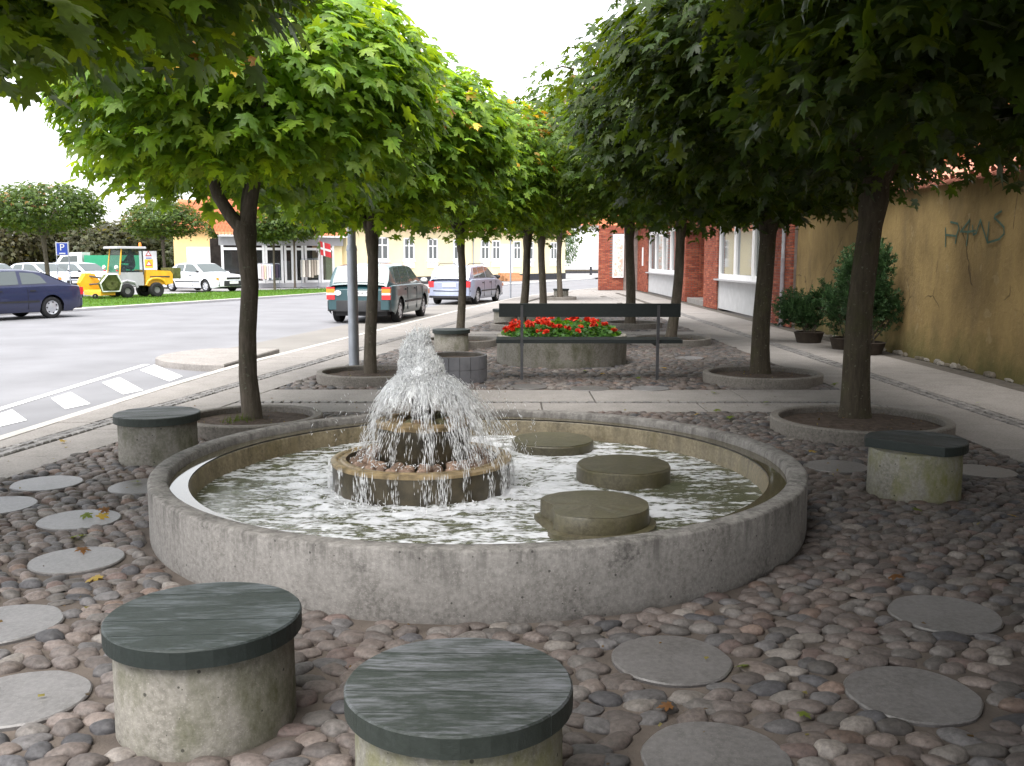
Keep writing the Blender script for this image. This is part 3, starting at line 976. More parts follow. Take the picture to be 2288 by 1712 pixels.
mb.build('water_curtain', M['curtain_water'], fount, 80)

DR = [((0.315, 7.36), 0.315, 0.212, 'far'), ((0.745, 6.31), 0.312, 0.242, 'mid'), ((0.445, 5.18), 0.312, 0.262, 'near')]
for (x, y), r, z, k in DR:
    lab = {'far': 'round concrete drum in the pool, splashed by the fountain at the far side', 'mid': 'round concrete drum in the pool between the two other drums',
           'near': 'broken concrete drum with a chipped left edge nearest the pool rim'}[k]
    mb = MB()
    n = 64
    pr = [(r, 0.03), (r + .004, z - 0.012), (r - 0.008, z), (r * .985, z + .001), (0, z + 0.002)]
    if k == 'near':
        pr = [(r + .035, 0.03), (r + .035, WZ + 0.022), (r + .012, WZ + 0.03), (r, WZ + .03), (r, z - 0.012), (r - 0.008, z), (r * .985, z + .001), (0, z + .002)]
    mb.lathe(pr, n, (0, 0, 0), 0.006)
    if k == 'near':                                                # the bite out of its left rim
        nv = []
        for px, py, pz in mb.v:
            if pz > WZ + .02 and math.hypot(px, py) > 0.05:
                a = math.atan2(py, px)
                da = abs((a - R(192) + math.pi) % (2 * math.pi) - math.pi)
                if da < 0.62:
                    kk = 1 - 0.26 * math.cos(da / 0.62 * math.pi / 2) + 0.03 * noise.noise(Vector((a * 9, pz * 20, 0)))
                    px, py = px * kk, py * kk
            nv.append((px, py, pz))
        mb.v = nv
    o = mb.build('concrete_drum', M['drum_wet'], None, 40, (x, y, 0))
    tag(o, lab, 'drum', 'concrete drums standing in the pool')

# ------------------------------------------------------------------ round stools
def stool(x, y, label, conc='conc_stool', wood='wood_worn', rz=0.0, cut=None):
    t = empty('round_stool', (x, y, 0), label, 'stool', 'round concrete stools with wooden tops', rz)
    MB().lathe([(0.305, -0.05), (0.302, 0.30), (0.296, 0.308), (0, 0.309)], 64, (0, 0, 0), 0.003).build('base', M[conc], t, 40)
    r, n = 0.332, 5
    w = 2 * r / n
    for i in range(n):
        if cut and i in cut: continue
        a, b = -r + i * w + 0.0009, -r + (i + 1) * w - 0.0009
        P = []
        for k in range(9):
            q = a + (b - a) * k / 8
            P.append((math.sqrt(max(0, r * r - q * q)) + 0.0005 + rnd.gauss(0, .0008), q))
        for k in range(9):
            q = b + (a - b) * k / 8
            P.append((-math.sqrt(max(0, r * r - q * q)) - 0.0005, q))
        dz = rnd.uniform(-.0012, .0012)
        MB().prism(P, 0.311, 0.375 + dz, 0.006).build('plank', M[wood], t)
    return t


stool(*S1, 'dark grey-green wooden topped round stool at front left of the basin', 'conc_stool', 'wood_dark', 0.06)
stool(*S2, 'worn pale streaked wooden topped round stool cut by the bottom edge', 'conc_mossy', 'wood_worn', -0.02)
stool(*S3, 'round stool with grey top standing left of the fountain near the hatched road', 'conc_stool', 'wood_worn', 0.25)
stool(*S4, 'mossy round stool with broken top missing its left board, right of fountain', 'conc_mossy', 'wood_dark', R(-44), (0,))
stool(*S5, 'round stool just behind the fountain jet and the tiled planter', 'conc_stool', 'wood_dark', 0.3)
stool(*S6, 'round stool showing past the left end of the bench backrest', 'conc_stool', 'wood_dark', 0.5)
stool(*S7, 'round stool behind the red flowers, left of the two under the backrest', 'conc_stool', 'wood_dark', 0.1)
stool(*S8, 'round stool behind the red flowers, under the middle of the backrest', 'conc_stool', 'wood_dark', 0.9)
stool(*S9, 'far small round stool behind the thin tree by the road', 'conc_stool', 'wood_dark', 0.2)

# ------------------------------------------------------------------ planters, bench
def ring_wall(mb, r, w, h, n=96, jit=0.003):
    return mb.lathe([(r - .004, -0.05), (r, h - 0.012), (r - 0.012, h), (r - w + 0.012, h), (r - w, h - .012), (r - w, h - 0.12)], n, (0, 0, 0), jit)


px, py, pr = PLANT
t = empty('round_planter', (px, py, 0), 'wide round concrete planter holding red flowers behind the bench', 'planter')
ring_wall(MB(), pr, 0.10, 0.43).build('wall', M['conc_stool'], t, 40)
MB().lathe([(pr - .098, 0.36), (0.5, 0.39), (0, 0.40)], 40).build('soil', M['soil'], t, 60)
fl = empty('flower_bed', (px, py, 0.38), 'red begonias with glossy green leaves growing in the round planter', 'flowers')
Vs, Fs, Cs, n = [], [], [], 0
leafT = np.array([(0, 0, 0), (0.5, 0.35, .08), (0.45, 0.8, .02), (0, 1.05, -.1), (-0.45, 0.8, .02), (-0.5, 0.35, .08)])
leafF = np.array([(0, 1, 2), (0, 2, 3), (0, 3, 4), (0, 4, 5)])


def frames(nrm, tip):
    nrm = nrm / np.linalg.norm(nrm, axis=1, keepdims=True)
    tip = tip - nrm * (tip * nrm).sum(1, keepdims=True)
    tip = tip / np.maximum(np.linalg.norm(tip, axis=1, keepdims=True), 1e-6)
    return np.cross(tip, nrm), tip, nrm


def leaves_mesh(P, A, T, N, s, tv, tf):
    V = P[:, None, :] + s[:, None, None] * (tv[None, :, 0:1] * A[:, None] + tv[None, :, 1:2] * T[:, None] + tv[None, :, 2:3] * N[:, None])
    F = tf[None] + (np.arange(len(P)) * len(tv))[:, None, None]
    return V.reshape(-1, 3), F.reshape(-1, 3)


n = 2600
rr = np.sqrt(rng.random(n)) * 0.93
an = rng.random(n) * 6.283
hh = (0.04 + 0.20 * (1 - (rr / 0.98) ** 4)) * rng.uniform(0.35, 1.0, n) + 0.03 * np.sin(an * 5)
P = np.stack([rr * np.cos(an), rr * np.sin(an), hh], 1)
A, T, N = frames(np.stack([np.cos(an) * .4, np.sin(an) * .4, np.ones(n)], 1) + rng.normal(0, .45, (n, 3)), np.stack([np.cos(an), np.sin(an), -0.2 * np.ones(n)], 1) + rng.normal(0, .5, (n, 3)))
V, F = leaves_mesh(P, A, T, N, rng.uniform(0.04, 0.075, n), leafT, leafF)
cc = np.array((0.035, 0.10, 0.02)) * rng.uniform(0.5, 1.7, (n, 1)) + rng.random((n, 1)) * np.array((0.02, 0.03, 0))
link('foliage', np_mesh('foliage', V, F, M['leaf_a'], np.repeat(cc, len(leafT), 0)), fl)['kind'] = 'stuff'
_t = NT('red_petals')
_t.pbr(_t.mix(_t.noise(30, 2), (0.50, 0.02, 0.008), (0.72, 0.055, 0.02)), 0.5, 0.3)
mb = MB()
for k in range(14):
    a, e = k * 2.4, 0.2 + 1.1 * (k % 3) / 3
    d = Vector((math.cos(a) * math.cos(e), math.sin(a) * math.cos(e), math.sin(e) + .15))
    s = d.orthogonal().normalized() * 0.016
    q = d * 0.032
    mb.add([Vector((0, 0, 0)), q + s, q * 1.35 + d.cross(s) * .3, q - s], [(0, 1, 2, 3)])
blm = mb.mesh('blossom', _t.m)
for k in range(70):
    r, a = (math.sqrt(rnd.random()) * 0.9, rnd.random() * 6.283) if k > 26 else (rnd.uniform(0.6, 0.92), rnd.uniform(3.0, 4.8))
    q = link('blossom', blm, fl, (r * math.cos(a), r * math.sin(a), 0.07 + 0.20 * (1 - (r / 0.98) ** 4) * rnd.uniform(.85, 1.2) + 0.03 * math.sin(a * 5)), (rnd.uniform(-.5, .5), rnd.uniform(-.5, .5), rnd.uniform(0, 6)))
    s = rnd.uniform(0.9, 1.6)
    q.scale = (s, s, s)

tx, ty, tr = TILEP
t = empty('tiled_planter', (tx, ty, 0), 'round planter faced with two rows of grey tiles behind the jet', 'planter')
MB().lathe([(tr - .03, -.03), (tr - .03, 0.345), (tr - .07, 0.345), (tr - .07, 0.27)], 48).build('core', M['bed'], t, 40)
MB().lathe([(tr - .069, 0.30), (0, 0.325)], 32).build('soil', M['soil'], t, 60)
tm = plain('grey_facing_tile', (0.11, 0.11, 0.12), 0.6, 0.4, 0, 0.2, 6, 0.2, 80)
for j in range(2):
    for k in range(18):
        a0, a1 = 2 * math.pi * k / 18 + .008, 2 * math.pi * (k + 1) / 18 - .008
        z0, z1 = 0.003 + j * 0.175, 0.172 + j * 0.175
        P = [(tr * math.cos(a), tr * math.sin(a)) for a in (a0, (a0 + a1) / 2, a1)] + [((tr - .029) * math.cos(a), (tr - .029) * math.sin(a)) for a in (a1, (a0 + a1) / 2, a0)]
        MB().prism(P, z0, z1, 0.003).build('tile', tm, t)

t = empty('park_bench', (1.02, 12.65, 0), 'long dark green bench with single backrest board, seen from behind', 'bench', None, -0.012)
for x in (-0.89, 0.90):
    MB().tube([(x, 0, -0.1), (x, 0.0, 0.5), (x, -0.03, 1.0)], 0.026, 4).build('post', M['darksteel'], t)
    MB().box((x, 0.24, 0.475), (0.05, 0.46, 0.035)).build('bracket', M['darksteel'], t)
for i in range(3):
    MB().box((0.0, 0.09 + 0.16 * i, 0.52), (2.46, 0.148, 0.05)).build('seat_plank', M['bench'], t)
MB().box((0.0, -0.005, 0.935), (2.38, 0.045, 0.175), 0, Matrix.Rotation(R(4), 3, 'X')).build('backrest', M['bench'], t)

# ------------------------------------------------------------------ trees
lobes = []
ML = [(0.0, 0.0), (0.10, 0.02), (0.30, -0.10), (0.36, 0.04), (0.56, 0.10), (0.40, 0.20), (0.30, 0.26), (0.50, 0.36), (0.62, 0.58), (0.46, 0.55), (0.38, 0.62), (0.22, 0.50), (0.16, 0.58), (0.24, 0.80), (0.12, 0.82), (0.0, 1.12)]
half = ML
outl = [(x, y) for x, y in half] + [(-x, y) for x, y in half[-2:0:-1]]
mv = [(0.0, 0.30, 0.03)]
for x, y in outl:
    rr_ = math.hypot(x, y - 0.3)
    mv.append((x, y, -0.16 * rr_ * rr_ - 0.03 * abs(x)))
MAPV = np.array(mv)
MAPF = np.array([(0, i + 1, (i + 1) % len(outl) + 1) for i in range(len(outl))])
FARV = np.array([(0, 0, 0), (0.5, 0.1, -.04), (0.6, 0.58, -.08), (0.2, .55, 0), (0, 1.1, -.12), (-.2, .55, 0), (-0.6, 0.58, -.08), (-0.5, 0.1, -.04)])
FARF = np.array([(0, 1, 2), (0, 2, 3), (0, 3, 4), (0, 4, 5), (0, 5, 6), (0, 6, 7)])
leaf_me = np_mesh('leaf', MAPV, MAPF, M['leaf_o'])


def crown_points(n, rad, zc, rz, seed, red=0.05, shell=0.45):
    g = np.random.default_rng(seed)
    # clumps on a lumpy ellipsoid
    nc = 120
    d = g.normal(0, 1, (nc, 3))
    d /= np.linalg.norm(d, axis=1, keepdims=True)
    k = g.integers(0, nc, n)
    dd = d[k] + g.normal(0, 0.24, (n, 3))
    dd /= np.linalg.norm(dd, axis=1, keepdims=True)
    lump = 0.86 + 0.17 * g.random(nc)
    rad_f = lump[k] * (1 - shell * g.random(n) ** 1.7) + g.normal(0, 0.02, n)
    P = dd * rad_f[:, None]
    P[:, 2] = np.where(P[:, 2] < 0, P[:, 2] * 0.85, P[:, 2])
    P = P * np.array([rad[0], rad[1], rz])
    P[:, 2] += zc
    low = (dd[:, 2] < -0.3)
    P[:, 2] -= np.where(low, g.random(n) ** 3 * 0.30, 0)
    nrm = dd * np.array([.55, .55, .35]) + np.array([0, 0, 0.75]) + g.normal(0, 0.28, (n, 3))
    tip = dd * np.array([1, 1, 0.2]) + np.array([0, 0, -0.55]) + g.normal(0, 0.35, (n, 3))
    A, T, N = frames(nrm, tip)
    s = g.uniform(0.10, 0.185, n)
    N = N * g.uniform(0.2, 3.2, (n, 1))
    A = A * g.uniform(0.72, 1.08, (n, 1))
    c = np.array((0.047, 0.088, 0.018)) * g.uniform(0.6, 1.5, (n, 1))
    yl = np.array((0.11, 0.155, 0.022))
    w = (g.random(n) ** 2.5)[:, None] * 0.8
    c = c * (1 - w) + yl * w
    clr = g.random(nc)
    isred = (clr[k] < red * 2.2) & (g.random(n) < 0.55) & (rad_f > 0.8) & (dd[:, 2] > -0.1)
    rc = np.array([(0.19, 0.085, 0.035), (0.24, 0.15, 0.045), (0.17, 0.11, 0.04)])[g.integers(0, 3, n)]
    c = np.where(isred[:, None], rc, c)
    return P, A, T, N, s, c


def trunk_mesh(r, h, lean, limbs, rad, seed, bend=0.03):
    g = random.Random(seed)
    mb = MB()
    pts, rs = [], []
    for i in range(11):
        f = i / 10
        z = -0.05 + f * h
        pts.append((lean[0] * f + bend * math.sin(f * 5 + seed), lean[1] * f + bend * math.cos(f * 4 + seed), z))
        k = 1 + 0.35 * math.exp(-f * 14) - 0.22 * f + (0.32 * math.exp(-((f - .93) / .06) ** 2))
        rs.append(r * k)
    mb.tube(pts, rs, 14)
    top = Vector(pts[-1])
    for k in range(limbs):
        a = 2 * math.pi * k / limbs + g.uniform(-.4, .4)
        l = g.uniform(0.55, 0.85) * rad
        q = [top + Vector((math.cos(a) * l * s, math.sin(a) * l * s, 0.95 * l * s ** 0.62 - 0.12)) + Vector((0, 0, g.uniform(-.03, .03))) for s in (0, .18, .4, .7, 1)]
        mb.tube(q, [r * .72, r * .55, r * .42, r * .28, r * .12], 9)
        for m in range(3):
            b = q[2 + m // 2] + (q[3] - q[2]) * g.random()
            e = b + Vector((g.uniform(-1, 1), g.uniform(-1, 1), g.uniform(-.1, .6))).normalized() * g.uniform(0.5, 0.9)
            mb.tube([b, (b + e) / 2 + Vector((0, 0, .05)), e], [r * .22, r * .15, r * .06], 6)
    return mb


def tree(x, y, label, n=6000, tone=1.0, yel=0.0, carve=None, rad=(1.9, 1.9), zc=3.45, rz=1.45, r=0.095, h=2.35, seed=1, parts=0, red=0.05, lean=(0, 0), bark='bark', limbs=5, group='maples in rows along the square', far=False, off=(0, 0), shell=0.45, tmb=None, bend=0.03):
    t = empty('maple_tree', (x, y, 0), label, 'tree', group)
    (tmb or trunk_mesh(r, h, lean, limbs, rad[0], seed, bend)).build('trunk', M[bark], t, 60)
    P, A, T, N, s, c = crown_points(n, rad, zc, rz, seed, red, shell)
    P[:, 0] += off[0] + lean[0]
    P[:, 1] += off[1] + lean[1]
    c = c * tone * (1 + yel * np.array((1.0, .95, .05)) * np.random.default_rng(seed + 100).random((n, 1)) ** 1.5)  # well-lit trees painted brighter and yellower, shaded trees darker, in the leaf colour
    if carve:
        ok = ~carve(P[:, 0], P[:, 1], P[:, 2])
        P, A, T, N, s, c = P[ok], A[ok], T[ok], N[ok], s[ok], c[ok]
        n = len(P)
    keep = np.ones(n, bool)
    if parts:
        d2 = (P[:, 0] + x) ** 2 + (P[:, 1] + y) ** 2 + (P[:, 2] - EYE) ** 2
        vis = np.array([seen(P[i, 0] + x, P[i, 1] + y, P[i, 2], -5) for i in range(n)])
        order = np.argsort(np.where(vis, np.sqrt(d2) / s, 1e9))[:parts]
        order = [i for i in order if vis[i]]
        for i in order:
            Mx = Matrix(((A[i, 0] * s[i], T[i, 0] * s[i], N[i, 0] * s[i], P[i, 0]), (A[i, 1] * s[i], T[i, 1] * s[i], N[i, 1] * s[i], P[i, 1]), (A[i, 2] * s[i], T[i, 2] * s[i], N[i, 2] * s[i], P[i, 2]), (0, 0, 0, 1)))
            o = bpy.data.objects.new('leaf', leaf_me)
            COL.objects.link(o)
            o.parent = t
            o.matrix_basis = Mx
            o.color = (*c[i], 1)
        keep[order] = False
    tv, tf = (FARV, FARF) if far else (MAPV, MAPF)
    V, F = leaves_mesh(P[keep], A[keep], T[keep], N[keep], s[keep], tv, tf)
    o = link('crown', np_mesh('crown', V, F, M['leaf_a'], np.repeat(c[keep], len(tv), 0)), t)
    o['kind'] = 'stuff'
    return t


def forked_trunk():
    """The first tree on the left: two limbs part above a swelling, one bowed out to the left."""
    mb = MB()
    mb.tube([(0.01, 0, -.05), (0.0, 0, .1), (-0.03, 0, .5), (-0.02, 0, .9), (0.02, 0, 1.35), (0.0, 0, 1.7), (-0.01, 0, 1.84), (0, 0, 1.95)], [.135, .098, .086, .082, .08, .088, .112, .09], 16)
    mb.tube([(-.02, 0, 1.86), (-.14, 0, 2.0), (-.25, 0, 2.18), (-.31, 0, 2.42), (-.33, .02, 2.8), (-.45, .1, 3.4), (-.7, .2, 4.0)], [.07, .062, .056, .05, .045, .03, .012], 12)
    mb.tube([(.01, 0, 1.88), (.04, .02, 2.1), (.09, .03, 2.35), (.14, .05, 2.8), (.3, .1, 3.4), (.5, .2, 4.1)], [.08, .066, .06, .05, .034, .012], 12)
    mb.tube([(-.01, .03, 1.9), (-.02, .12, 2.15), (.02, .3, 2.6), (.0, .7, 3.2), (-.1, 1.0, 3.7)], [.06, .05, .042, .03, .01], 10)
    for a, b in (((-.33, .02, 2.8), (-1.0, -.4, 3.2)), ((-.45, .1, 3.4), (-1.2, .3, 3.7)), ((.14, .05, 2.8), (.9, -.5, 3.1)), ((.3, .1, 3.4), (1.1, .5, 3.7)), ((0, .7, 3.2), (.6, 1.2, 3.4)), ((.09, .03, 2.5), (.2, -.9, 2.95))):
        a, b = Vector(a), Vector(b)
        mb.tube([a, (a + b) / 2 + Vector((0, 0, .08)), b], [.03, .02, .006], 7)
    return mb


hollow = lambda r, z: (lambda a, b, c: (np.hypot(a, b) < r) & (c < z))
tree(-2.48, 9.08, 'forked maple with a bowed left limb behind the fountain rim, left side', 9500, 1.9, .9, lambda a, b, c: ((np.hypot(a, b + .4) < 1.0) & (c < 2.32)) | ((a > .2) & (a < 1.0) & (b < .8) & (c < 2.25)), (1.72, 1.8), 3.08, 1.15, seed=3, parts=300, red=0.045, tmb=forked_trunk(), off=(0.1, 0))
tree(-1.86, 12.75, 'maple rising straight from its ring beside the grey lamp post', 9000, 1.85, .85, hollow(.5, 2.05), (1.95, 1.9), 3.1, 1.2, seed=4, parts=300, red=0.07, r=.085, h=2.1)
tree(-0.95, 17.95, 'slim maple behind the stool that stands past the fountain jet', 8000, 1.7, .8, None, (2.0, 2.0), 3.3, 1.4, seed=5, parts=300, red=0.08, r=.082, h=2.2)
tree(0.2, 22.3, 'thin maple by the left end of the bench backrest, road behind', 7000, 1.6, .6, None, (1.95, 1.9), 3.55, 1.6, seed=6, red=0.1, r=.10, h=2.3, lean=(.2, 0))
tree(0.85, 27.2, 'maple in the middle of three thin trunks above the bench', 7000, 1.5, .5, None, (2.0, 2.0), 3.7, 1.6, seed=7, r=.11, h=2.4)
tree(1.88, 38.3, 'far maple in front of the small distant stool', 5500, 1, .3, None, (2.1, 2.1), 4.0, 1.9, seed=8, r=.11, h=2.6, far=True)
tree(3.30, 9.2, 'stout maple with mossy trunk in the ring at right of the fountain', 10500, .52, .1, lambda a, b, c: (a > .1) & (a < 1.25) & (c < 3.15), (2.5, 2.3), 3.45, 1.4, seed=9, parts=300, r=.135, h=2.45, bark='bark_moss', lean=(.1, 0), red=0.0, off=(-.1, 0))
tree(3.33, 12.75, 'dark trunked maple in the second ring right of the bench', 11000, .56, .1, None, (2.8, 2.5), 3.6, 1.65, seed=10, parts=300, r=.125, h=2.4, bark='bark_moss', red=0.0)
tree(3.02, 18.25, 'maple just behind the right end of the bench', 11000, .95, .3, None, (3.2, 2.6), 3.9, 2.0, seed=12, parts=300, r=.10, h=2.5, red=0.02, lean=(.18, 0), off=(-.15, 0))
tree(2.78, 22.8, 'maple behind the bench in front of the far brick wall', 8500, 1.1, .3, None, (2.75, 2.5), 4.1, 2.0, seed=13, r=.12, h=2.6, red=0.02)
tree(-3.95, 5.0, 'foreground maple whose crown hangs into the upper left corner', 14500, 1.35, .8, lambda a, b, c: ((a < 1.75) & (c < 2.56)) | ((a > 2.75) & (c < 3.6)), (3.55, 2.1), 3.72, 1.3, seed=15, parts=300, r=.10, h=2.5, red=0.02, off=(.35, -.1))  # crown stretched wide above the view to shade the basin
front = tree(3.45, 5.45, 'foreground maple whose dark crown fills the upper right corner', 17500, .48, .3, lambda a, b, c: (a < -2.0) & (c < 3.7), (4.1, 2.3), 3.55, 1.32, seed=16, parts=300, r=.14, h=2.45, red=0.0, off=(-.7, -.1), shell=0.6)  # crown also enlarged out of view to close the canopy against light
tree(3.3, 1.5, 'foreground maple over the photographer at right, leaves along the top edge', 15000, .5, .3, None, (4.0, 2.5), 3.65, 1.2, seed=17, parts=120, r=.14, h=2.45, red=0.0, shell=0.6, off=(-.4, 0))  # unseen part of the crown widened to block light overhead
for k, (x, y) in enumerate(((3.3, -2.4), (3.2, -6.4))):  # unseen trees added behind the camera to block light
    q = front.copy()
    COL.objects.link(q)
    q.location, q.rotation_euler = (x, y, 0), (0, 0, 0)
    q['label'] = ('unseen maple added behind the photographer to shade the square', 'second unseen maple added behind the photographer to shade the square')[k]
    for ch in front.children:
        if ch.name.startswith('leaf'): continue
        d = ch.copy()
        COL.objects.link(d)
        d.parent = q

for i, (x, y, r) in enumerate(RINGS):
    lab = ['round concrete ring of soil round the forked tree, left of the basin', 'round concrete ring of soil by the lamp post', 'concrete tree ring behind the stool past the jet', 'concrete tree ring hidden behind the flower planter',
           'concrete tree ring behind the backrest on the road side', 'far low concrete tree ring before the distant stool', 'concrete ring of soil beside the broken stool at right', 'concrete ring of soil round the dark trunk right of the bench',
           'concrete tree ring under the right end of the bench seat', 'concrete tree ring seen between backrest and red flowers'][i]
    t = empty('tree_ring', (x, y, 0), lab, 'tree ring', 'concrete rings round the trees')
    ring_wall(MB(), r, 0.085, 0.125, 80).build('rim', M['conc_ring'], t, 40)
    mb = MB().lathe([(r - .084, 0.06), (r * .6, 0.075), (r * .3, 0.09), (0, 0.10)], 40)
    mb.v = [(a, b, c + 0.012 * noise.noise(Vector((a * 8, b * 8, i)))) for a, b, c in mb.v]
    mb.build('soil', M['soil'], t, 60)

# lamp post beside the second tree
t = empty('lamp_post', (-2.36, 14.31, 0), 'grey steel lamp post standing beside the second left tree', 'lamp post')
MB().tube([(0, 0, -.05), (0, 0, 1.75), (0, 0, 1.76), (0, 0, 4.3)], [.078, .074, .062, .055], 20).build('pole', M['steel'], t, 30)
MB().tube([(0, 0, 1.72), (0, 0, 1.80)], [.083, .07], 20).build('collar', M['steel'], t, 30)
MB().lathe([(.06, 4.25), (.2, 4.35), (.22, 4.45), (.06, 4.6), (0, 4.62)], 24).build('lamp_head', M['grey'], t, 40)
t = empty('sign_post', (-0.06, 40.96, 0), 'thin grey steel post on the kerb ahead of the silver wagon', 'post')
MB().tube([(0, 0, -.05), (0, 0, 3.2)], .035, 10).build('pole', M['steel'], t, 40)
MB().lathe([(0, -.005), (.3, -.005), (.3, .005), (0, .005)], 24, (0, 0, 3.0), 0, Matrix.Rotation(R(90), 3, 'X')).build('sign_plate', M['grey'], t, 30)

# ------------------------------------------------------------------ ochre garden wall, brick building, bushes
WX = 6.56
gw = empty('garden_wall', (WX, 0, 0), 'ochre rendered garden wall with tiled coping and green graffiti', 'wall')
mb = MB()
ny, nz = 90, 16
V = np.array([[(0.012 * noise.noise(Vector((0, j * .9, i * .5))) + 0.02 * noise.noise(Vector((3, j * .25, i * .2))), -4 + 26.35 * j / ny, -0.1 + 2.82 * i / nz) for j in range(ny + 1)] for i in range(nz + 1)]).reshape(-1, 3)
F = np.array([(i * (ny + 1) + j, (i + 1) * (ny + 1) + j, (i + 1) * (ny + 1) + j + 1, i * (ny + 1) + j + 1) for i in range(nz) for j in range(ny)])
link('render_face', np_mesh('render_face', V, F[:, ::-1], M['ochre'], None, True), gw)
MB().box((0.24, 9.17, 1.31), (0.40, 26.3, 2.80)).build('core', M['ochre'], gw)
pr_ = [(0.085 * math.cos(a), 0.085 * math.sin(a)) for a in np.linspace(0, math.pi, 7)]
mb = MB()                                                          # one coping tile: an upturned half pipe, thick at its end
for k in range(2):
    pass
vs, fs = [], []
for sx_, rr2 in ((0.0, 1.0), (0.42, 0.86)):
    for rad_ in (1.0, 0.80):
        for a in np.linspace(0, math.pi, 9):
            vs.append((sx_, rr2 * rad_ * 0.085 * math.cos(a), rr2 * rad_ * 0.085 * math.sin(a)))
for k in range(8):
    fs += [(k, k + 1, 19 + k, 18 + k), (9 + k, 27 + k, 28 + k, 10 + k), (k, 9 + k, 10 + k, k + 1)]
mb.add(vs, fs)
ctile = mb.mesh('roof_tile', M['tile_pink'], 50)
mb = MB()
vs = [(x, -v[1] * 1.05, -v[2] * .6) for x, v in zip([q[0] for q in mb.v], mb.v)] if mb.v else []
sl = math.atan2(0.30, 0.75)
for k in range(64):
    yy = 9.4 + k * 0.2
    for row in range(2):
        link('roof_tile', ctile, gw, (-0.17 + row * 0.37, yy + rnd.uniform(-.006, .006), 2.755 + row * 0.155), (0, -sl + rnd.uniform(-.02, .02), rnd.uniform(-.02, .02)))
mb = MB()
mb.add([(-0.10, 9.2, 2.725), (-0.10, 22.35, 2.725), (0.62, 22.35, 3.02), (0.62, 9.2, 3.02)], [(0, 1, 2, 3)])
mb.add([(-0.10, 9.2, 2.70), (-0.10, 22.35, 2.70), (-0.10, 22.35, 2.725), (-0.10, 9.2, 2.725)], [(0, 1, 2, 3)])
mb.build('coping_bed', M['tile_pink'], gw)
gm = plain('teal_spray', (0.07, 0.12, 0.09), 0.8, 0.3, 0, 0.3, 9)
strokes = [[(1268, 1030), (1272, 1150), (1270, 1250)], [(1330, 955), (1420, 975), (1435, 1030), (1405, 1110), (1385, 1210)], [(1272, 1110), (1400, 1125)], [(1450, 1075), (1560, 930), (1535, 1100), (1520, 1235)], [(1450, 1070), (1540, 1075), (1640, 1060)],
           [(1600, 1000), (1610, 1110), (1650, 1090), (1700, 930), (1735, 1060), (1780, 1195), (1805, 960)], [(1950, 825), (1880, 870), (1870, 905), (1930, 960), (1990, 1020), (1995, 1100), (1930, 1165), (1790, 1205), (1785, 1150)]]
mb = MB()
for s in strokes:
    q = []
    for a, b in s:
        u, v = 1880 + a / 5.42, 320 + b / 5.42
        y = WX * FPX / (u - 1144) * 1.0
        d = y
        for _ in range(4):
            z = hgt(v, y)
            d = (WX * FPX / (u - 1144))
            y = (d + (z - EYE) * SP) / CP
        q.append((y, hgt(v, y)))
    for (y0, z0), (y1, z1) in zip(q[:-1], q[1:]):
        dv = Vector((y1 - y0, z1 - z0))
        nn = Vector((-dv.y, dv.x)).normalized() * 0.015
        e = dv.normalized() * 0.012
        mb.quad((-0.035, y0 - nn.x - e.x, z0 - nn.y - e.y), (-0.035, y1 - nn.x + e.x, z1 - nn.y + e.y), (-0.035, y1 + nn.x + e.x, z1 + nn.y + e.y), (-0.035, y0 + nn.x - e.x, z0 + nn.y - e.y))
mb.v = [(0.012 * noise.noise(Vector((0, (y + 4) / 26.35 * 90 * .9, (z + .1) / 2.82 * 16 * .5))) + 0.02 * noise.noise(Vector((3, (y + 4) / 26.35 * 90 * .25, (z + .1) / 2.82 * 16 * .2))) - .009 - 0.0003 * (i // 4), y, z) for i, (x, y, z) in enumerate(mb.v)]
mb.build('graffiti', gm, gw)

bb = empty('brick_building', (6.5, 22.4, 0), 'red brick building with white window bays beyond the ochre wall', 'building')
PIERS = [(0.0, 1.75, 0.0, 3.3), (8.2, 10.3, 0.0, 3.3), (13.8, 15.5, 0.0, 3.3), (23.9, 28.0, 0.0, 3.3), (1.75, 8.2, 2.86, 3.3), (15.5, 23.9, 2.86, 3.3), (10.3, 13.8, 2.6, 3.3)]
bricks = []
for y0, y1, z0, z1 in PIERS:
    k = 0
    z = z0 + 0.02
    while z < z1 - .03:
        y = y0 + (0.0 if k % 2 else -0.12)
        while y < y1 - 0.02:
            a, b = max(y, y0), min(y + 0.228, y1)
            if b - a > 0.05:
                bricks.append(((-0.001, (a + b) / 2, z + 0.029), (b - a - 0.012), 0))
            y += 0.24
        z += 0.0705
        k += 1
for wall, (xa, xb, yf, zt) in enumerate(((-0.02, 1.9, 13.8, 3.0), (-2.05, -0.75, 27.6, 3.3))):     # faces turned to the camera: the niche's far side and the end block
    k, z = 0, 0.02
    while z < zt:
        x = xa + (0 if k % 2 else -.12)
        while x < xb - .02:
            a, b = max(x, xa), min(x + .228, xb)
            if b - a > .05 and not (wall == 1 and b > -1.32 and 0.62 < z < 2.9):
                bricks.append((((a + b) / 2, yf - 0.001, z + 0.029), (b - a - .012), 1))
            x += .24
        z += 0.0705
        k += 1
bm_ = MB().prism([(-.5, -.5), (.5, -.5), (.5, .5), (-.5, .5)], -0.5, 0.5).mesh('brick', M['brick_o'])


def brick_col(k):
    c = np.array([(0.30, 0.085, 0.05), (0.26, 0.07, 0.042), (0.34, 0.11, 0.065), (0.22, 0.06, 0.04)])[rng.integers(4)]
    return c * rng.uniform(0.8, 1.15)


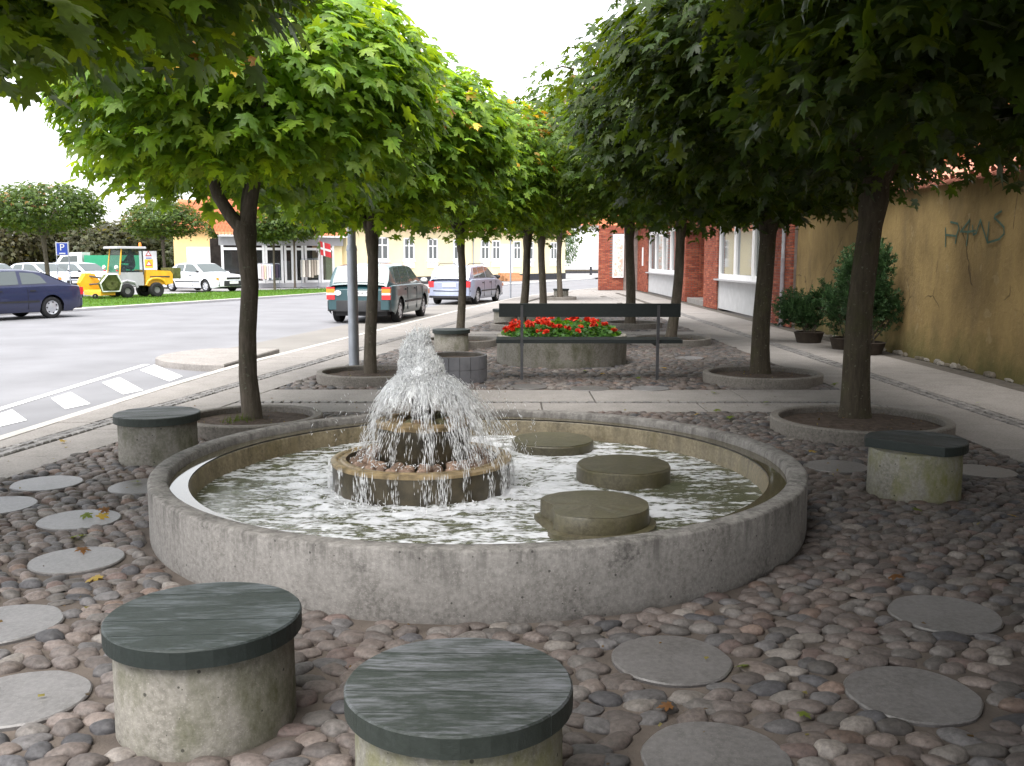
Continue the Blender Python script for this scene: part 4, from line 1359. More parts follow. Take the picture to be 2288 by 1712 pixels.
bricks.sort(key=lambda b: (b[0][1], b[0][2]))
vb = [b for b in bricks if b[0][2] < 2.75]
rest = [b for b in bricks if b[0][2] >= 2.75]
sel = [b for b in vb if b[2] == 0][:300]
rest += [b for b in vb if b not in sel]
for (x, y, z), l, f in sel:
    o = link('brick', bm_, bb, (x, y, z))
    o.scale = (0.05 + rnd.uniform(0, .006), l, 0.058)
    o.color = (*brick_col(0), 1)
mb, cols = MB(), []
for (x, y, z), l, f in rest:
    mb.box((x, y, z), (l, 0.05 + rnd.uniform(0, .006), 0.058) if f else (0.05 + rnd.uniform(0, .006), l, 0.058))
    cols += [brick_col(1)] * 8
me = mb.mesh('bricks', M['brick_a'])
a = me.attributes.new('col', 'FLOAT_COLOR', 'POINT')
a.data.foreach_set('color', np.concatenate([np.array(cols), np.ones((len(cols), 1))], 1).astype(np.float32).ravel())
link('bricks', me, bb)['kind'] = 'stuff'
mb = MB()
for y0, y1, z0, z1 in PIERS:
    mb.box((0.21, (y0 + y1) / 2, (z0 + z1) / 2), (0.39, y1 - y0 - .002, z1 - z0))
mb.box((0.95, 13.9, 1.6), (1.9, 0.16, 3.2))
mb.box((0.95, 10.2, 1.6), (1.9, 0.16, 3.2))
mb.box((2.0, 12.05, 1.6), (0.16, 3.6, 3.2))
mb.box((0.13, 27.83, 1.65), (4.3, 0.44, 3.3))
mb.build('wall', M['mortar'], bb)
MB().box((1.0, 12.05, 0.09), (1.9, 3.4, 0.18)).build('doorstep', M['slab'], bb)
for y0, y1, nw in ((1.76, 8.19, 3), (15.51, 23.89, 4)):
    MB().box((0.10, (y0 + y1) / 2, 0.50), (0.12, y1 - y0, 0.88)).build('panel', M['stucco'], bb)
    MB().box((0.0, (y0 + y1) / 2, 0.965), (0.26, y1 - y0, 0.045)).build('sill', M['grey'], bb)
    wd = (y1 - y0) / nw
    for k in range(nw):
        ya, yb = y0 + k * wd + .015, y0 + (k + 1) * wd - .015
        mb = MB()
        for a_, b_, c_, d_ in ((ya, ya + .11, .99, 2.85), (yb - .11, yb, .99, 2.85), (ya + .11, yb - .11, .99, 1.14), (ya + .11, yb - .11, 2.72, 2.85)):
            mb.box((0.09, (a_ + b_) / 2, (c_ + d_) / 2), (0.12, b_ - a_, d_ - c_))
        f = mb.build('window', M['white'], bb)
        MB().box((0.10, (ya + yb) / 2, 1.93), (0.012, yb - ya - .2, 1.6)).build('pane', glass_mat('bay_glass', (0.12, 0.12, 0.11), 0.45) if k == 0 and nw == 3 else M['glass'], f)
        MB().box((0.42, ya + .2, 1.9), (0.04, .22, 1.75)).build('curtain', M['curtain'], f)
    MB().box((0.75, (y0 + y1) / 2, 1.7), (0.05, y1 - y0, 2.2)).build('room_back', M['dark_room'], bb)
MB().tube([(-.07, 0.62, 0.02), (-.07, 0.62, 1.62)], .05, 14).build('downpipe', plain('pipe_grey', (0.30, 0.28, 0.31), .5, .4, .3), bb, 40)
MB().tube([(-.07, 0.62, 1.60), (-.07, 0.62, 3.4)], .043, 14).build('downpipe', plain('pipe_zinc', (0.42, 0.43, 0.47), .45, .5, .4), bb, 40)
MB().tube([(-.07, 0.62, -.02), (-.07, 0.62, 0.10)], [.11, .055], 14).build('pipe_shoe', M['darksteel'], bb, 40)
MB().box((-.03, 25.6, 1.72), (.03, .42, .9)).build('vent', M['white'], bb)
MB().box((-1.03, 27.56, 1.75), (0.56, .10, 2.2)).build('poster_window', M['white'], bb)
pm = NT('shop_poster')
pm.pbr(pm.ramp(pm.noise(5, 3), [(0.35, (0.35, 0.42, 0.38)), (0.5, (0.6, 0.62, 0.6)), (0.62, (0.5, 0.3, 0.22)), (0.7, (0.7, 0.7, 0.66))]), 0.2, 0.5)
MB().box((-1.03, 27.50, 1.75), (0.44, .02, 2.02)).build('pane', pm.m, bb)


def pantiles(p0, du, dv, nu, nv, name, mat, parent):
    """A tiled roof face: rows of round tiles, each row lapping the one below."""
    p0, du, dv = Vector(p0), Vector(du), Vector(dv)
    n = du.cross(dv).normalized()
    if n.z < 0: n = -n
    U = nu * 4
    V = []
    for j in range(nv):
        for e in (0, 1):
            for i in range(U + 1):
                q = p0 + du * (i / U) + dv * ((j + e) / nv) + n * (0.035 * math.sin(i / 4 * 2 * math.pi) + (0.03 if e == 0 else 0.0))
                V.append(q[:])
    F = []
    for j in range(nv * 2 - 1):
        for i in range(U):
            F.append((j * (U + 1) + i, j * (U + 1) + i + 1, (j + 1) * (U + 1) + i + 1, (j + 1) * (U + 1) + i))
    return link(name, np_mesh(name, np.array(V), np.array(F), mat, None, False), parent)


pantiles((-0.45, -0.1, 3.25), (0, 36, 0), (4.2, 0, 3.2), 150, 14, 'roof', M['tile_red'], bb)
rh = empty('house', (11.5, 8, 0), 'house with a red tiled roof showing through leaves above the ochre wall', 'house')
MB().box((3, 6, 1.7), (6, 24, 3.4)).build('wall', M['ochre'], rh)
pantiles((-0.4, -7, 3.3), (0, 28, 0), (3.6, 0, 3.4), 110, 14, 'roof', M['tile_red'], rh)


def yew(x, y, label, blobs, seed, pot_r=0.3):
    g = np.random.default_rng(seed)
    t = empty('potted_yew', (x, y, 0), label, 'bush', 'potted yews along the ochre wall')
    MB().lathe([(pot_r * .8, 0), (pot_r, 0.19), (pot_r * 1.04, 0.2), (pot_r * .9, 0.21), (pot_r * .86, .16), (0, .16)], 28).build('pot', M['pot'], t, 40)
    mb = MB()
    Ps, Ts, Ns = [], [], []
    for bx, by, bz, br, bh, n in blobs:
        for k in range(4):
            q = Vector((g.normal(0, .05), g.normal(0, .05), .14))
            e = Vector((bx + g.normal(0, br * .4), by + g.normal(0, br * .4), bz))
            mb.tube([q, (q + e) / 2 + Vector((g.normal(0, .03), 0, 0)), e], [.016, .012, .006], 6)
        for k in range(int(n * 1.9)):
            d = g.normal(0, 1, 3)
            d /= np.linalg.norm(d)
            base = np.array([bx, by, bz]) + d * np.array([br, br, bh]) * g.uniform(.3, 1.18)
            ax = d * .7 + np.array([0, 0, .75]) + g.normal(0, .3, 3)
            ax /= np.linalg.norm(ax)
            m = 11
            s = np.linspace(0, g.uniform(.08, .17), m)
            for i in range(m):
                for sg in (-1, 1):
                    sd_ = np.cross(ax, g.normal(0, 1, 3))
                    sd_ /= np.linalg.norm(sd_)
                    Ps.append(base + ax * s[i])
                    Ts.append(ax * .6 + sd_ * .8)
                    Ns.append(np.cross(ax, sd_))
    mb.build('stem', M['bark'], t)
    A, T, N = frames(np.array(Ns), np.array(Ts))
    tv = np.array([(-.13, 0, 0), (.13, 0, 0), (.11, .8, 0), (0, 1, 0), (-.11, .8, 0)])
    V, F = leaves_mesh(np.array(Ps), A, T, N, np.full(len(Ps), 0.048), tv, np.array([(0, 1, 2), (0, 2, 3), (0, 3, 4)]))
    link('foliage', np_mesh('foliage', V, F, M['yew']), t)['kind'] = 'stuff'


yew(5.75, 18.6, 'low two-lobed potted yew beside the downpipe', [(-.28, 0, .62, .32, .30, 170), (.28, 0, .78, .22, .28, 90), (-.05, 0, .45, .25, .2, 70)], 1, .28)
yew(5.98, 17.2, 'slim potted yew left of the mossy trunk', [(-.1, 0, .75, .26, .42, 150), (0, 0, 1.25, .14, .3, 60)], 2, .28)
yew(6.0, 16.3, 'tall bushy potted yew right of the mossy trunk', [(0, 0, .95, .36, .55, 260), (.15, 0, 1.45, .2, .38, 110), (-.3, 0, 1.3, .16, .4, 70), (.42, 0, .7, .22, .25, 70)], 3, .33)

# ------------------------------------------------------------------ vehicles
def text_mesh(name, body, size, mat, parent, loc, rot, extrude=.001):
    fc = bpy.data.curves.new(name, 'FONT')
    fc.body, fc.size, fc.extrude = body, size, extrude
    fc.align_x = fc.align_y = 'CENTER'
    tmp = bpy.data.objects.new('tmp', fc)
    COL.objects.link(tmp)
    bpy.context.view_layer.update()
    me = bpy.data.meshes.new_from_object(tmp.evaluated_get(bpy.context.evaluated_depsgraph_get()))
    bpy.data.objects.remove(tmp)
    me.materials.clear()
    me.materials.append(mat)
    return link(name, me, parent, loc, rot)


def car(label, loc, rz, col, L, front, rear, wb, hw, body, roof, z0=-0.08, rad=0.30, wins=(), rail=False, two=None, plate=None, bump='black', kind='car', grille=False, trimcol=None, cat='car', metal=0.0, size=1.0):
    """Body and cabin swept along the car's length; x forward, origin on the ground midway between the axles."""
    t = empty('parked_' + kind if kind == 'car' else kind, (*loc, z0), label, cat, None, rz)
    t.scale = (size,) * 3
    pm = paint('car_paint', col, metal)
    bx, bz = [p[0] for p in body], [p[1] for p in body]
    rx, rz_ = [p[0] for p in roof], [p[1] for p in roof]
    wx = (wb / 2, -wb / 2)
    Ra = rad + 0.055
    xs = sorted(set([round(q, 3) for q in np.linspace(-rear, front, 44)] + [round(w + Ra * math.cos(a), 3) for w in wx for a in np.linspace(0, math.pi, 13)]))

    def end(x):
        d = min(x + rear, front - x)
        return 1 - 0.13 * max(0, 1 - d / 0.42) ** 2.2

    def sidey(x, z):
        return hw * end(x) * (1 - 0.05 * max(0, (z - .62) / .4) ** 2 - 0.09 * max(0, (.42 - z) / .25) ** 2)

    NR = 7
    V, F = [], []
    for x in xs:
        lo_ = 0.20
        for w in wx:
            if abs(x - w) < Ra: lo_ = max(lo_, rad + math.sqrt(max(0, Ra * Ra - (x - w) ** 2)))
        if x < -rear + .35: lo_ = max(lo_, 0.24 + .1 * (1 - (x + rear) / .35))
        if x > front - .35: lo_ = max(lo_, 0.22 + .06 * (1 - (front - x) / .35))
        hi_ = float(np.interp(x, bx, bz))
        ring = []
        for k in range(NR):
            z = lo_ + (hi_ - .03 - lo_) * k / (NR - 1)
            ring.append((x, -sidey(x, z), z))
        top = sidey(x, hi_)
        ring += [(x, -top * .96, hi_ - .006), (x, -top * .6, hi_ + .012), (x, 0, hi_ + .02), (x, top * .6, hi_ + .012), (x, top * .96, hi_ - .006)]
        ring += [(a, -b, c) for a, b, c in ring[:NR][::-1]]
        V += ring
    m = 2 * NR + 5
    for i in range(len(xs) - 1):
        for k in range(m - 1):
            F.append((i * m + k, (i + 1) * m + k, (i + 1) * m + k + 1, i * m + k + 1))
    F += [tuple(range(m)), tuple(range((len(xs) - 1) * m, len(xs) * m))[::-1]]
    mb = MB().add(V, F)
    bodyo = mb.build('body', pm, t, 38)
    if two:                                                        # lower body cladding
        pass
    MB().box((0, 0, .36), (front + rear - .5, 2 * hw - .42, .36)).build('underbody', M['black'], t)
    # cabin
    xa, xb = rx[0], rx[-1]
    cs = sorted(set([round(q, 3) for q in np.linspace(xa, xb, 26)] + [round(q, 3) for q in rx]))
    belt = lambda x: float(np.interp(x, bx, bz)) - .01
    zmax = max(rz_)

    def caby(x, z):
        f = max(0, min(1, (z - .9) / (zmax - .9)))
        return sidey(x, .85) * .955 * (1 - 0.20 * f ** 1.2)

    V, F = [], []
    for x in cs:
        zr = max(float(np.interp(x, rx, rz_)), belt(x) + .004)
        zb = belt(x) - .02
        ring = [(x, -caby(x, zb + (zr - .05 * (zr > belt(x) + .1) - zb) * k / 4), zb + (zr - .05 * (zr > belt(x) + .1) - zb) * k / 4) for k in range(5)]
        tp = caby(x, zr)
        ring += [(x, -tp * .9, zr - .012), (x, -tp * .5, zr + .008), (x, 0, zr + .014), (x, tp * .5, zr + .008), (x, tp * .9, zr - .012)]
        ring += [(a, -b, c) for a, b, c in ring[:5][::-1]]
        V += ring
    m = 15
    for i in range(len(cs) - 1):
        for k in range(m - 1):
            F.append((i * m + k, (i + 1) * m + k, (i + 1) * m + k + 1, i * m + k + 1))
    MB().add(V, F).build('cabin', pm, t, 38)
    # side windows, split at the pillars
    for poly in wins:
        for sgn in (-1, 1):
            P = [(x, sgn * (caby(x, z) + .007), z) for x, z in poly]
            n = len(P)
            Q = [(x, y - sgn * .02, z) for x, y, z in P]
            fs = [tuple(range(n)) if sgn < 0 else tuple(range(n))[::-1]] + [(k, (k + 1) % n, n + (k + 1) % n, n + k) for k in range(n)]
            MB().add(P + Q, fs).build('side_window', M['carglass'], t)

    def slope(p, q, name, mat, w0=.90, w1=.88, f0=.1, f1=.93, lift=.012):
        (x0, z0_), (x1, z1_) = p, q
        a, b = (x0 + (x1 - x0) * f0, z0_ + (z1_ - z0_) * f0), (x0 + (x1 - x0) * f1, z0_ + (z1_ - z0_) * f1)
        nx, nz_ = (z1_ - z0_), -(x1 - x0)
        if nz_ < 0: nx, nz_ = -nx, -nz_
        l = math.hypot(nx, nz_)
        nx, nz_ = nx / l * lift, nz_ / l * lift
        P = []
        for (x, z), w in ((a, w0), (b, w1)):
            for f in (-1, -.5, 0, .5, 1):
                P.append((x + nx, f * w * caby(x, z), z + nz_ + .015 * (1 - f * f)))
        MB().add(P, [(k, k + 1, k + 6, k + 5) if nx > 0 else (k + 5, k + 6, k + 1, k) for k in range(4)]).build(name, mat, t)

    slope((rx[-1], rz_[-1]), (rx[-2], rz_[-2]), 'windscreen', M['carglass'])
    slope((rx[0], rz_[0]), (rx[1], rz_[1]), 'rear_window', M['carglass'])
    # bumpers, lights
    bm2 = M['black'] if bump == 'black' else pm
    for sx, e in ((1, front), (-1, rear)):
        P = []
        for f in np.linspace(-1, 1, 13):
            P.append((sx * (e - .10 * abs(f) ** 3 + .035), f * hw * .925))
        Q = [(x - sx * .16, y * .985) for x, y in P][::-1]
        poly = P + Q
        if sx < 0: poly = poly[::-1]
        MB().prism(poly, .30, .56, .02).build('bumper', bm2, t, 40)
        if bump != 'black':
            MB().prism([(x + sx * .012, y * 1.004) for x, y in poly], .50, .535).build('bumper_strip', M['black'], t)
            MB().prism([(x + sx * .004, y * 1.002) for x, y in poly], .255, .335).build('bumper_skirt', M['black'], t)
    zl = float(np.interp(-rear, bx, bz))
    for s in (-1, 1):
        for (z_, h_, mt) in ((.635, .11, 'red'), (.715, .05, 'lens'), (.79, .10, 'orange'), (.86, .04, 'red')) if two != 'plain' else ((.76, .22, 'red'),):
            if True:
                lz = z_
                mb = MB()
                mb.box((-rear + .085, s * hw * .80, lz), (.20, .20, h_ - .004))
                o = mb.build('tail_light', M[mt], t)
                o.rotation_euler = (0, 0, 0)
        mb = MB().box((front - .075, s * hw * .66, .66), (.16, .36, .13))
        mb.build('headlight', M['lens'], t)
        MB().box((front - .17, s * hw * .905, .66), (.18, .12, .12)).build('indicator', M['orange'], t)
        mx = rx[-1] - .22
        MB().lathe([(0, -.07), (.06, -.06), (.085, 0), (.06, .06), (0, .07)], 10, (mx, s * (hw + .075), .99), 0, Matrix.Diagonal((.7, 1.15, .85))).build('mirror', M['black'] if col[0] > .3 or two == 'plain' else M['white'], t, 60)
        MB().box((0, s * (sidey(0, .52) + .004), .50), (wb - 2 * Ra - .06, .02, .05)).build('side_strip', M['black'], t)
        for w in (-.35, .62):
            MB().box((w - .38, s * (sidey(0, .82) + .008), .80), (.17, .03, .035)).build('door_handle', M['black'], t)
        for xd in (-.58, .38, 1.02):
            MB().box((xd, s * (sidey(0, .6) * 1.0 - .003), .56), (.008, .016, .56)).build('door_gap', M['black'], t)
        if rail:
            MB().tube([(-1.75, s * hw * .66, zmax - .02), (-1.55, s * hw * .66, zmax + .05), (.1, s * hw * .66, zmax + .055), (.3, s * hw * .66, zmax)], .014, 6).build('roof_rail', M['darksteel'], t)
    for sx, e in ((1, front), (-1, rear)):
        if sx > 0 and grille:
            MB().box((e - .01, 0, .68), (.05, hw * .9, .10)).build('grille', M['black'], t)
        zz = .47 if sx > 0 else (.73 if plate else .45)
        q = MB().box((sx * (e + .035 if zz < .6 else e - .0), 0, zz), (.03, .52, .12)).build('number_plate', M['white'], t)
        if plate and sx < 0:
            text_mesh('plate_text', plate, .105, M['black'], q, (-e - .0165, 0, zz), (R(90), 0, R(-90)))
    # wheels
    for w in wx:
        for s in (-1, 1):
            Mx = Matrix.Rotation(R(90) * (1 if s < 0 else -1), 3, 'X')
            c = (w, s * (hw - .12), rad)
            tp = [(rad * .63, -.09), (rad * .8, -.10), (rad * .96, -.085), (rad, -.06), (rad, .06), (rad * .96, .085), (rad * .8, .10), (rad * .63, .09)]
            wo_ = MB().lathe(tp, 28, c, 0, Mx).build('wheel', M['rubber'], t, 50)
            MB().lathe([(rad * .645, .07), (rad * .64, .088), (rad * .56, .082), (rad * .5, .07), (rad * .2, .088), (0, .09)], 28, c, 0, Mx).build('rim', M['rim'], wo_, 40)
            hb = MB()
            for k in range(7):
                a = 2 * math.pi * k / 7
                p = Vector((math.cos(a) * rad * .5, math.sin(a) * rad * .5, .083))
                hb.lathe([(.0, .003), (rad * .075, .003), (rad * .075, -.004)], 8, Mx @ p + Vector(c), 0, Mx)
            hb.build('trim_holes', M['black'], wo_)['kind'] = 'stuff'
    return t


def along(p, q):
    return math.atan2(q[1] - p[1], q[0] - p[0])


def mid(wheel, rz, dx, dy):
    """Centre of a car one of whose wheels, at (dx, dy) in the car's own axes, stands at the point wheel."""
    c, s = math.cos(rz), math.sin(rz)
    return (wheel[0] - c * dx + s * dy, wheel[1] - s * dx - c * dy)


Z = -0.08
GB = [(-2.0, .80), (-1.9, .93), (-1.2, .93), (0.9, .92), (1.2, .90), (1.6, .84), (1.95, .72), (2.05, .60)]
GRF = [(-2.02, .93), (-1.68, 1.385), (-1.3, 1.42), (-.3, 1.43), (.35, 1.38), (1.12, .93)]
GW = [[(-1.52, .97), (-.98, .97), (-.98, 1.34), (-1.42, 1.34)], [(-.90, .97), (-.12, .97), (-.12, 1.36), (-.90, 1.36)], [(-.04, .97), (.86, .97), (.42, 1.28), (.22, 1.35), (-.04, 1.36)]]
rz = R(82)
gc_ = car('dark green estate car parked behind the lamp post with oval sticker', mid(at(886, 720, Z), rz, -1.235 * 1.09, -.72 * 1.09), rz, (0.012, 0.05, 0.06), 4.3, 2.05, 2.02, 2.47, .85, GB, GRF, Z, .295, GW, False, None, 'RH 28 417', size=1.09)
MB().lathe([(.085, 0), (0, .004)], 24, (0, 0, 0), 0, Matrix.Rotation(R(-90), 3, 'Y') @ Matrix.Diagonal((.7, 1, 1))).build('sticker', M['white'], gc_, None, (-2.045, .5, .74))
PB = [(-2.15, .80), (-2.05, .95), (-1.2, .95), (1.0, .93), (1.3, .91), (1.8, .84), (2.15, .72), (2.28, .58)]
PRF = [(-2.18, .95), (-1.80, 1.40), (-1.4, 1.44), (-.3, 1.46), (.4, 1.40), (1.3, .93)]
PW = [[(-1.72, 1.0), (-1.1, .99), (-1.1, 1.36), (-1.55, 1.35)], [(-1.03, .99), (-.2, .98), (-.2, 1.39), (-1.03, 1.37)], [(-.12, .98), (1.0, .97), (.5, 1.29), (.25, 1.37), (-.12, 1.39)]]
rz = R(75)
car('silver lavender estate car with roof rails parked ahead of the green one', mid(at(1062, 680, Z), rz, -1.35, -.74), rz, (0.27, 0.30, 0.40), 4.6, 2.28, 2.2, 2.7, .87, PB, PRF, Z, .305, PW, True, 'plain', 'OV 38 765', 'paint', metal=.3)
AB = [(-2.35, .80), (-2.25, .95), (-1.55, .97), (1.0, .92), (1.3, .90), (1.9, .84), (2.25, .76), (2.36, .60)]
ARF = [(-1.75, .965), (-1.05, 1.36), (-.7, 1.41), (.0, 1.42), (.3, 1.38), (1.12, .92)]
AW = [[(-1.42, 1.0), (-1.12, 1.0), (-1.12, 1.25)], [(-1.05, 1.0), (-.36, .99), (-.36, 1.35), (-.92, 1.32)], [(-.28, .99), (.84, .96), (.4, 1.27), (.2, 1.35), (-.28, 1.36)]]
rz = R(-34)
wc = mid(at(463, 653), rz, 1.32, -.76)
car('white saloon car with orange indicator parked beyond the grass by the mower', wc, rz, (0.66, 0.68, 0.72), 4.7, 2.36, 2.4, 2.64, .885, AB, ARF, 0.0, .30, AW, False, None, None, 'black', grille=True)
DB = [(-2.3, .78), (-2.2, .93), (-1.5, .96), (1.0, .90), (1.3, .88), (1.9, .80), (2.2, .70), (2.3, .56)]
DRF = [(-1.95, .95), (-1.1, 1.34), (-.6, 1.40), (.0, 1.40), (.35, 1.34), (1.3, .90)]
DW = [[(-1.20, 1.0), (-.46, .98), (-.46, 1.31), (-.85, 1.29), (-1.05, 1.2)], [(-.36, .98), (.95, .94), (.45, 1.26), (.2, 1.33), (-.36, 1.34)]]
rz = R(238)
car('dark blue saloon driving out of the left edge of the picture', mid(at(114, 711, Z), rz, -1.3, .75), rz, (0.012, 0.016, 0.052), 4.6, 2.3, 2.32, 2.6, .875, DB, DRF, Z, .31, DW, False, 'plain', None, 'paint', kind='moving_car')
car('white hatchback in the car park behind the slim parking sign', at(185, 648), R(-25), (0.62, 0.66, 0.74), 4.4, 2.05, 2.02, 2.5, .85, GB, GRF, 0, .29, GW, False, None)
car('white saloon in the car park left of the hatchback', at(92, 650), R(-22), (0.60, 0.63, 0.72), 4.4, 2.36, 2.4, 2.64, .87, AB, ARF, 0, .29, AW, False, None, grille=True)
car('pale car whose roof shows over the blue saloon', at(-20, 655), R(-20), (0.66, 0.68, 0.75), 4.4, 2.05, 2.02, 2.5, .85, GB, GRF, 0, .29, GW, False, None)

# white pickup cab with a green box body behind the mower
q = at(200, 640)
t = empty('box_truck', (*q, 0), 'white cabbed truck with a green box body behind the mower', 'truck', None, R(188))
mb = MB()
pf = [(.1, .45), (1.9, .45), (1.95, .9), (1.75, 1.15), (1.15, 1.95), (.1, 2.0)]
mb.add([(x, -.85, z) for x, z in pf] + [(x, .85, z) for x, z in pf], [tuple(range(6)), tuple(range(11, 5, -1))] + [(k, k + 6, (k + 1) % 6 + 6, (k + 1) % 6) for k in range(6)])
mb.build('cab', M['white'], t)
MB().add([(.35, .86, 1.2), (1.5, .86, 1.2), (1.12, .86, 1.75), (.35, .86, 1.8)], [(0, 1, 2, 3)]).build('side_window', M['carglass'], t)
MB().add([(1.74, -.75, 1.2), (1.74, .75, 1.2), (1.2, .7, 1.9), (1.2, -.7, 1.9)], [(0, 1, 2, 3)]).build('windscreen', M['carglass'], t)
MB().box((-1.6, 0, 1.22), (3.1, 1.9, 1.2)).build('box_body', M['green_box'], t)
MB().box((-1.6, 0, .5), (3.4, 1.2, .25)).build('chassis', M['black'], t)
for x in (1.2, -2.0):
    for s in (-1, 1):
        MB().lathe([(.2, -.1), (.35, -.09), (.35, .09), (.2, .1), (0, .1)], 20, (x, s * .75, .35), 0, Matrix.Rotation(R(-90) * s, 3, 'X')).build('wheel', M['rubber'], t, 40)

# mower tractor on the verge: x forward
rz = R(-130)
rl = at(350, 665)
c, s = math.cos(rz), math.sin(rz)
ox, oy = rl[0] + c * .75 + s * .5, rl[1] + s * .75 - c * .5
t = empty('mower_tractor', (ox, oy, 0.02), 'yellow and grey mower tractor with cab and folded cutting decks on the verge', 'tractor', None, rz)
mb = MB()
pf = [(-1.55, .55), (-1.55, .95), (-1.45, 1.08), (-.35, 1.14), (-.30, .50), (-.45, .46)]
mb.add([(x, -.48, z) for x, z in pf] + [(x, .48, z) for x, z in pf], [tuple(range(6)), tuple(range(11, 5, -1))] + [(k, k + 6, (k + 1) % 6 + 6, (k + 1) % 6) for k in range(6)])
mb.build('engine_hood', M['mow_yellow'], t)
MB().box((-.95, .488, .85), (.9, .016, .05)).build('hood_stripe', M['darksteel'], t)
MB().tube([(-1.2, .53, .5), (-1.12, .53, .66), (-.95, .53, .76), (-.75, .53, .78), (-.55, .53, .76), (-.38, .53, .66), (-.3, .53, .5)], .05, 6).build('mudguard', M['mow_yellow'], t)
MB().box((-1.75, 0, .98), (.34, 1.0, .46)).build('grass_hopper', M['mow_green'], t)
MB().box((.3, 0, .78), (1.05, .98, .52)).build('cab_base', M['grey'], t)
MB().add([(-.22, .495, .5), (.85, .495, .5), (.85, .495, .62), (.1, .495, .98), (-.22, .495, 1.05)], [(0, 1, 2, 3, 4)]).build('door_panel', M['grey'], t)
for x, y, m in ((.82, .49, 'mow_yellow'), (.82, -.49, 'mow_yellow'), (-.22, .49, 'darksteel'), (-.22, -.49, 'darksteel')):
    MB().tube([(x, y, .95), (x - (.14 if x > 0 else 0), y * .94, 2.0)], .03, 6).build('cab_post', M[m], t)
for s_ in (-1, 1):
    MB().add([(-.19, s_ * .488, 1.04), (.78, s_ * .488, 1.04), (.66, s_ * .465, 1.98), (-.19, s_ * .465, 1.98)], [(0, 1, 2, 3)]).build('side_window', M['cabglass'], t)
MB().add([(.83, -.46, 1.0), (.83, .46, 1.0), (.69, .44, 1.98), (.69, -.44, 1.98)], [(0, 1, 2, 3)]).build('windscreen', M['cabglass'], t)
MB().prism([(-.35, -.56), (.92, -.56), (.92, .56), (-.35, .56)], 2.0, 2.09, .03).build('cab_roof', M['grey'], t)
MB().lathe([(0.0, .16), (.05, .14), (.06, .02), (.06, 0)], 16, (-.2, .35, 2.1)).build('beacon', M['orange'], t, 50)
MB().tube([(.55, .1, 1.0), (.40, .1, 1.25)], .02, 6).build('steering_column', M['black'], t)
MB().lathe([(.15, -.012), (.165, 0), (.15, .012), (.135, 0)], 20, (.40, .1, 1.27), 0, Matrix.Rotation(R(-40), 3, 'Y'), True).build('steering_wheel', M['black'], t, 50)
MB().box((.0, 0, 1.05), (.4, .42, .12)).build('seat', M['black'], t)
for s_ in (-1, 1):
    MB().lathe([(0, .05), (.07, .05), (.085, .0), (.06, -.05), (0, -.06)], 14, (.95, s_ * .5, 1.25), 0, Matrix.Rotation(R(90), 3, 'Y')).build('headlamp', M['lens'], t, 40)
    MB().box((.93, s_ * .5, 1.12), (.05, .10, .05)).build('indicator', M['red'], t)
for x, r_, w_ in ((.55, .29, .24), (-.75, .31, .26)):
    for s_ in (-1, 1):
        Mx = Matrix.Rotation(R(-90) * s_, 3, 'X')
        wq = MB().lathe([(r_ * .45, -w_ / 2), (r_ * .85, -w_ / 2), (r_, -w_ * .35), (r_, w_ * .35), (r_ * .85, w_ / 2), (r_ * .5, w_ / 2), (r_ * .42, w_ * .3)], 24, (x, s_ * .5, r_), 0, Mx).build('wheel', M['rubber'], t, 40)
        MB().lathe([(r_ * .46, w_ * .28), (0, w_ * .25)], 20, (x, s_ * .5, r_), 0, Mx).build('rim', plain('grey_hub', (0.16, 0.16, 0.16), .6), wq)
MB().tube([(.08, .52, .42), (.2, .52, .62), (.55, .52, .70), (.85, .52, .62), (.95, .52, .42)], .05, 6).build('mudguard', M['grey'], t)
# cutting decks: front one lowered, wings folded up
MB().prism([(1.15, -.7), (1.75, -.7), (1.85, 0), (1.75, .7), (1.15, .7)], .14, .34, .04).build('front_deck', M['mow_yellow'], t)
for s_, m in ((1, 'mow_green'), (-1, 'mow_yellow')):
    pf = [(1.05, .30), (1.75, .30), (1.88, .62), (1.62, .98), (1.25, .98), (1.0, .62)]
    y0_, y1_ = s_ * .74, s_ * .86
    mb = MB()
    mb.add([(x, y0_, z) for x, z in pf] + [(x, y1_ + s_ * (z - .3) * .3, z) for x, z in pf], [tuple(range(6)), tuple(range(11, 5, -1))] + [(k, k + 6, (k + 1) % 6 + 6, (k + 1) % 6) for k in range(6)])
    dk = mb.build('wing_deck', M[m], t)
    q = [(x, y1_ + s_ * ((z - .3) * .3 + .01), z) for x, z in pf + pf[:1]]
    MB().tube(q, .03, 5).build('deck_rim', M['mow_yellow'] if s_ < 0 else M['white'], dk)
    MB().lathe([(.05, .03), (.26, .02), (.27, -.02)], 20, (1.42, s_ * .96, .62), 0, Matrix.Rotation(R(-90) * s_, 3, 'X')).build('blade_housing', M['mow_green'], dk, 40)
for k, (a, b) in enumerate((((.9, -.3, .6), (1.5, -.72, .55)), ((.9, .3, .6), (1.5, .72, .55)), ((.9, 0, .55), (1.3, 0, .32)), ((1.1, -.4, .8), (1.5, -.8, .9)), ((1.0, .2, .9), (1.4, .7, .8)))):
    MB().tube([a, b], .035, 6).build('lift_arm', M['darksteel'], t)
for s_ in (-.62, .62):
    MB().lathe([(.05, -.03), (.11, -.03), (.11, .03), (.05, .03)], 16, (1.95, s_, .11), 0, Matrix.Rotation(R(90), 3, 'X')).build('caster_wheel', M['rubber'], t, 40)
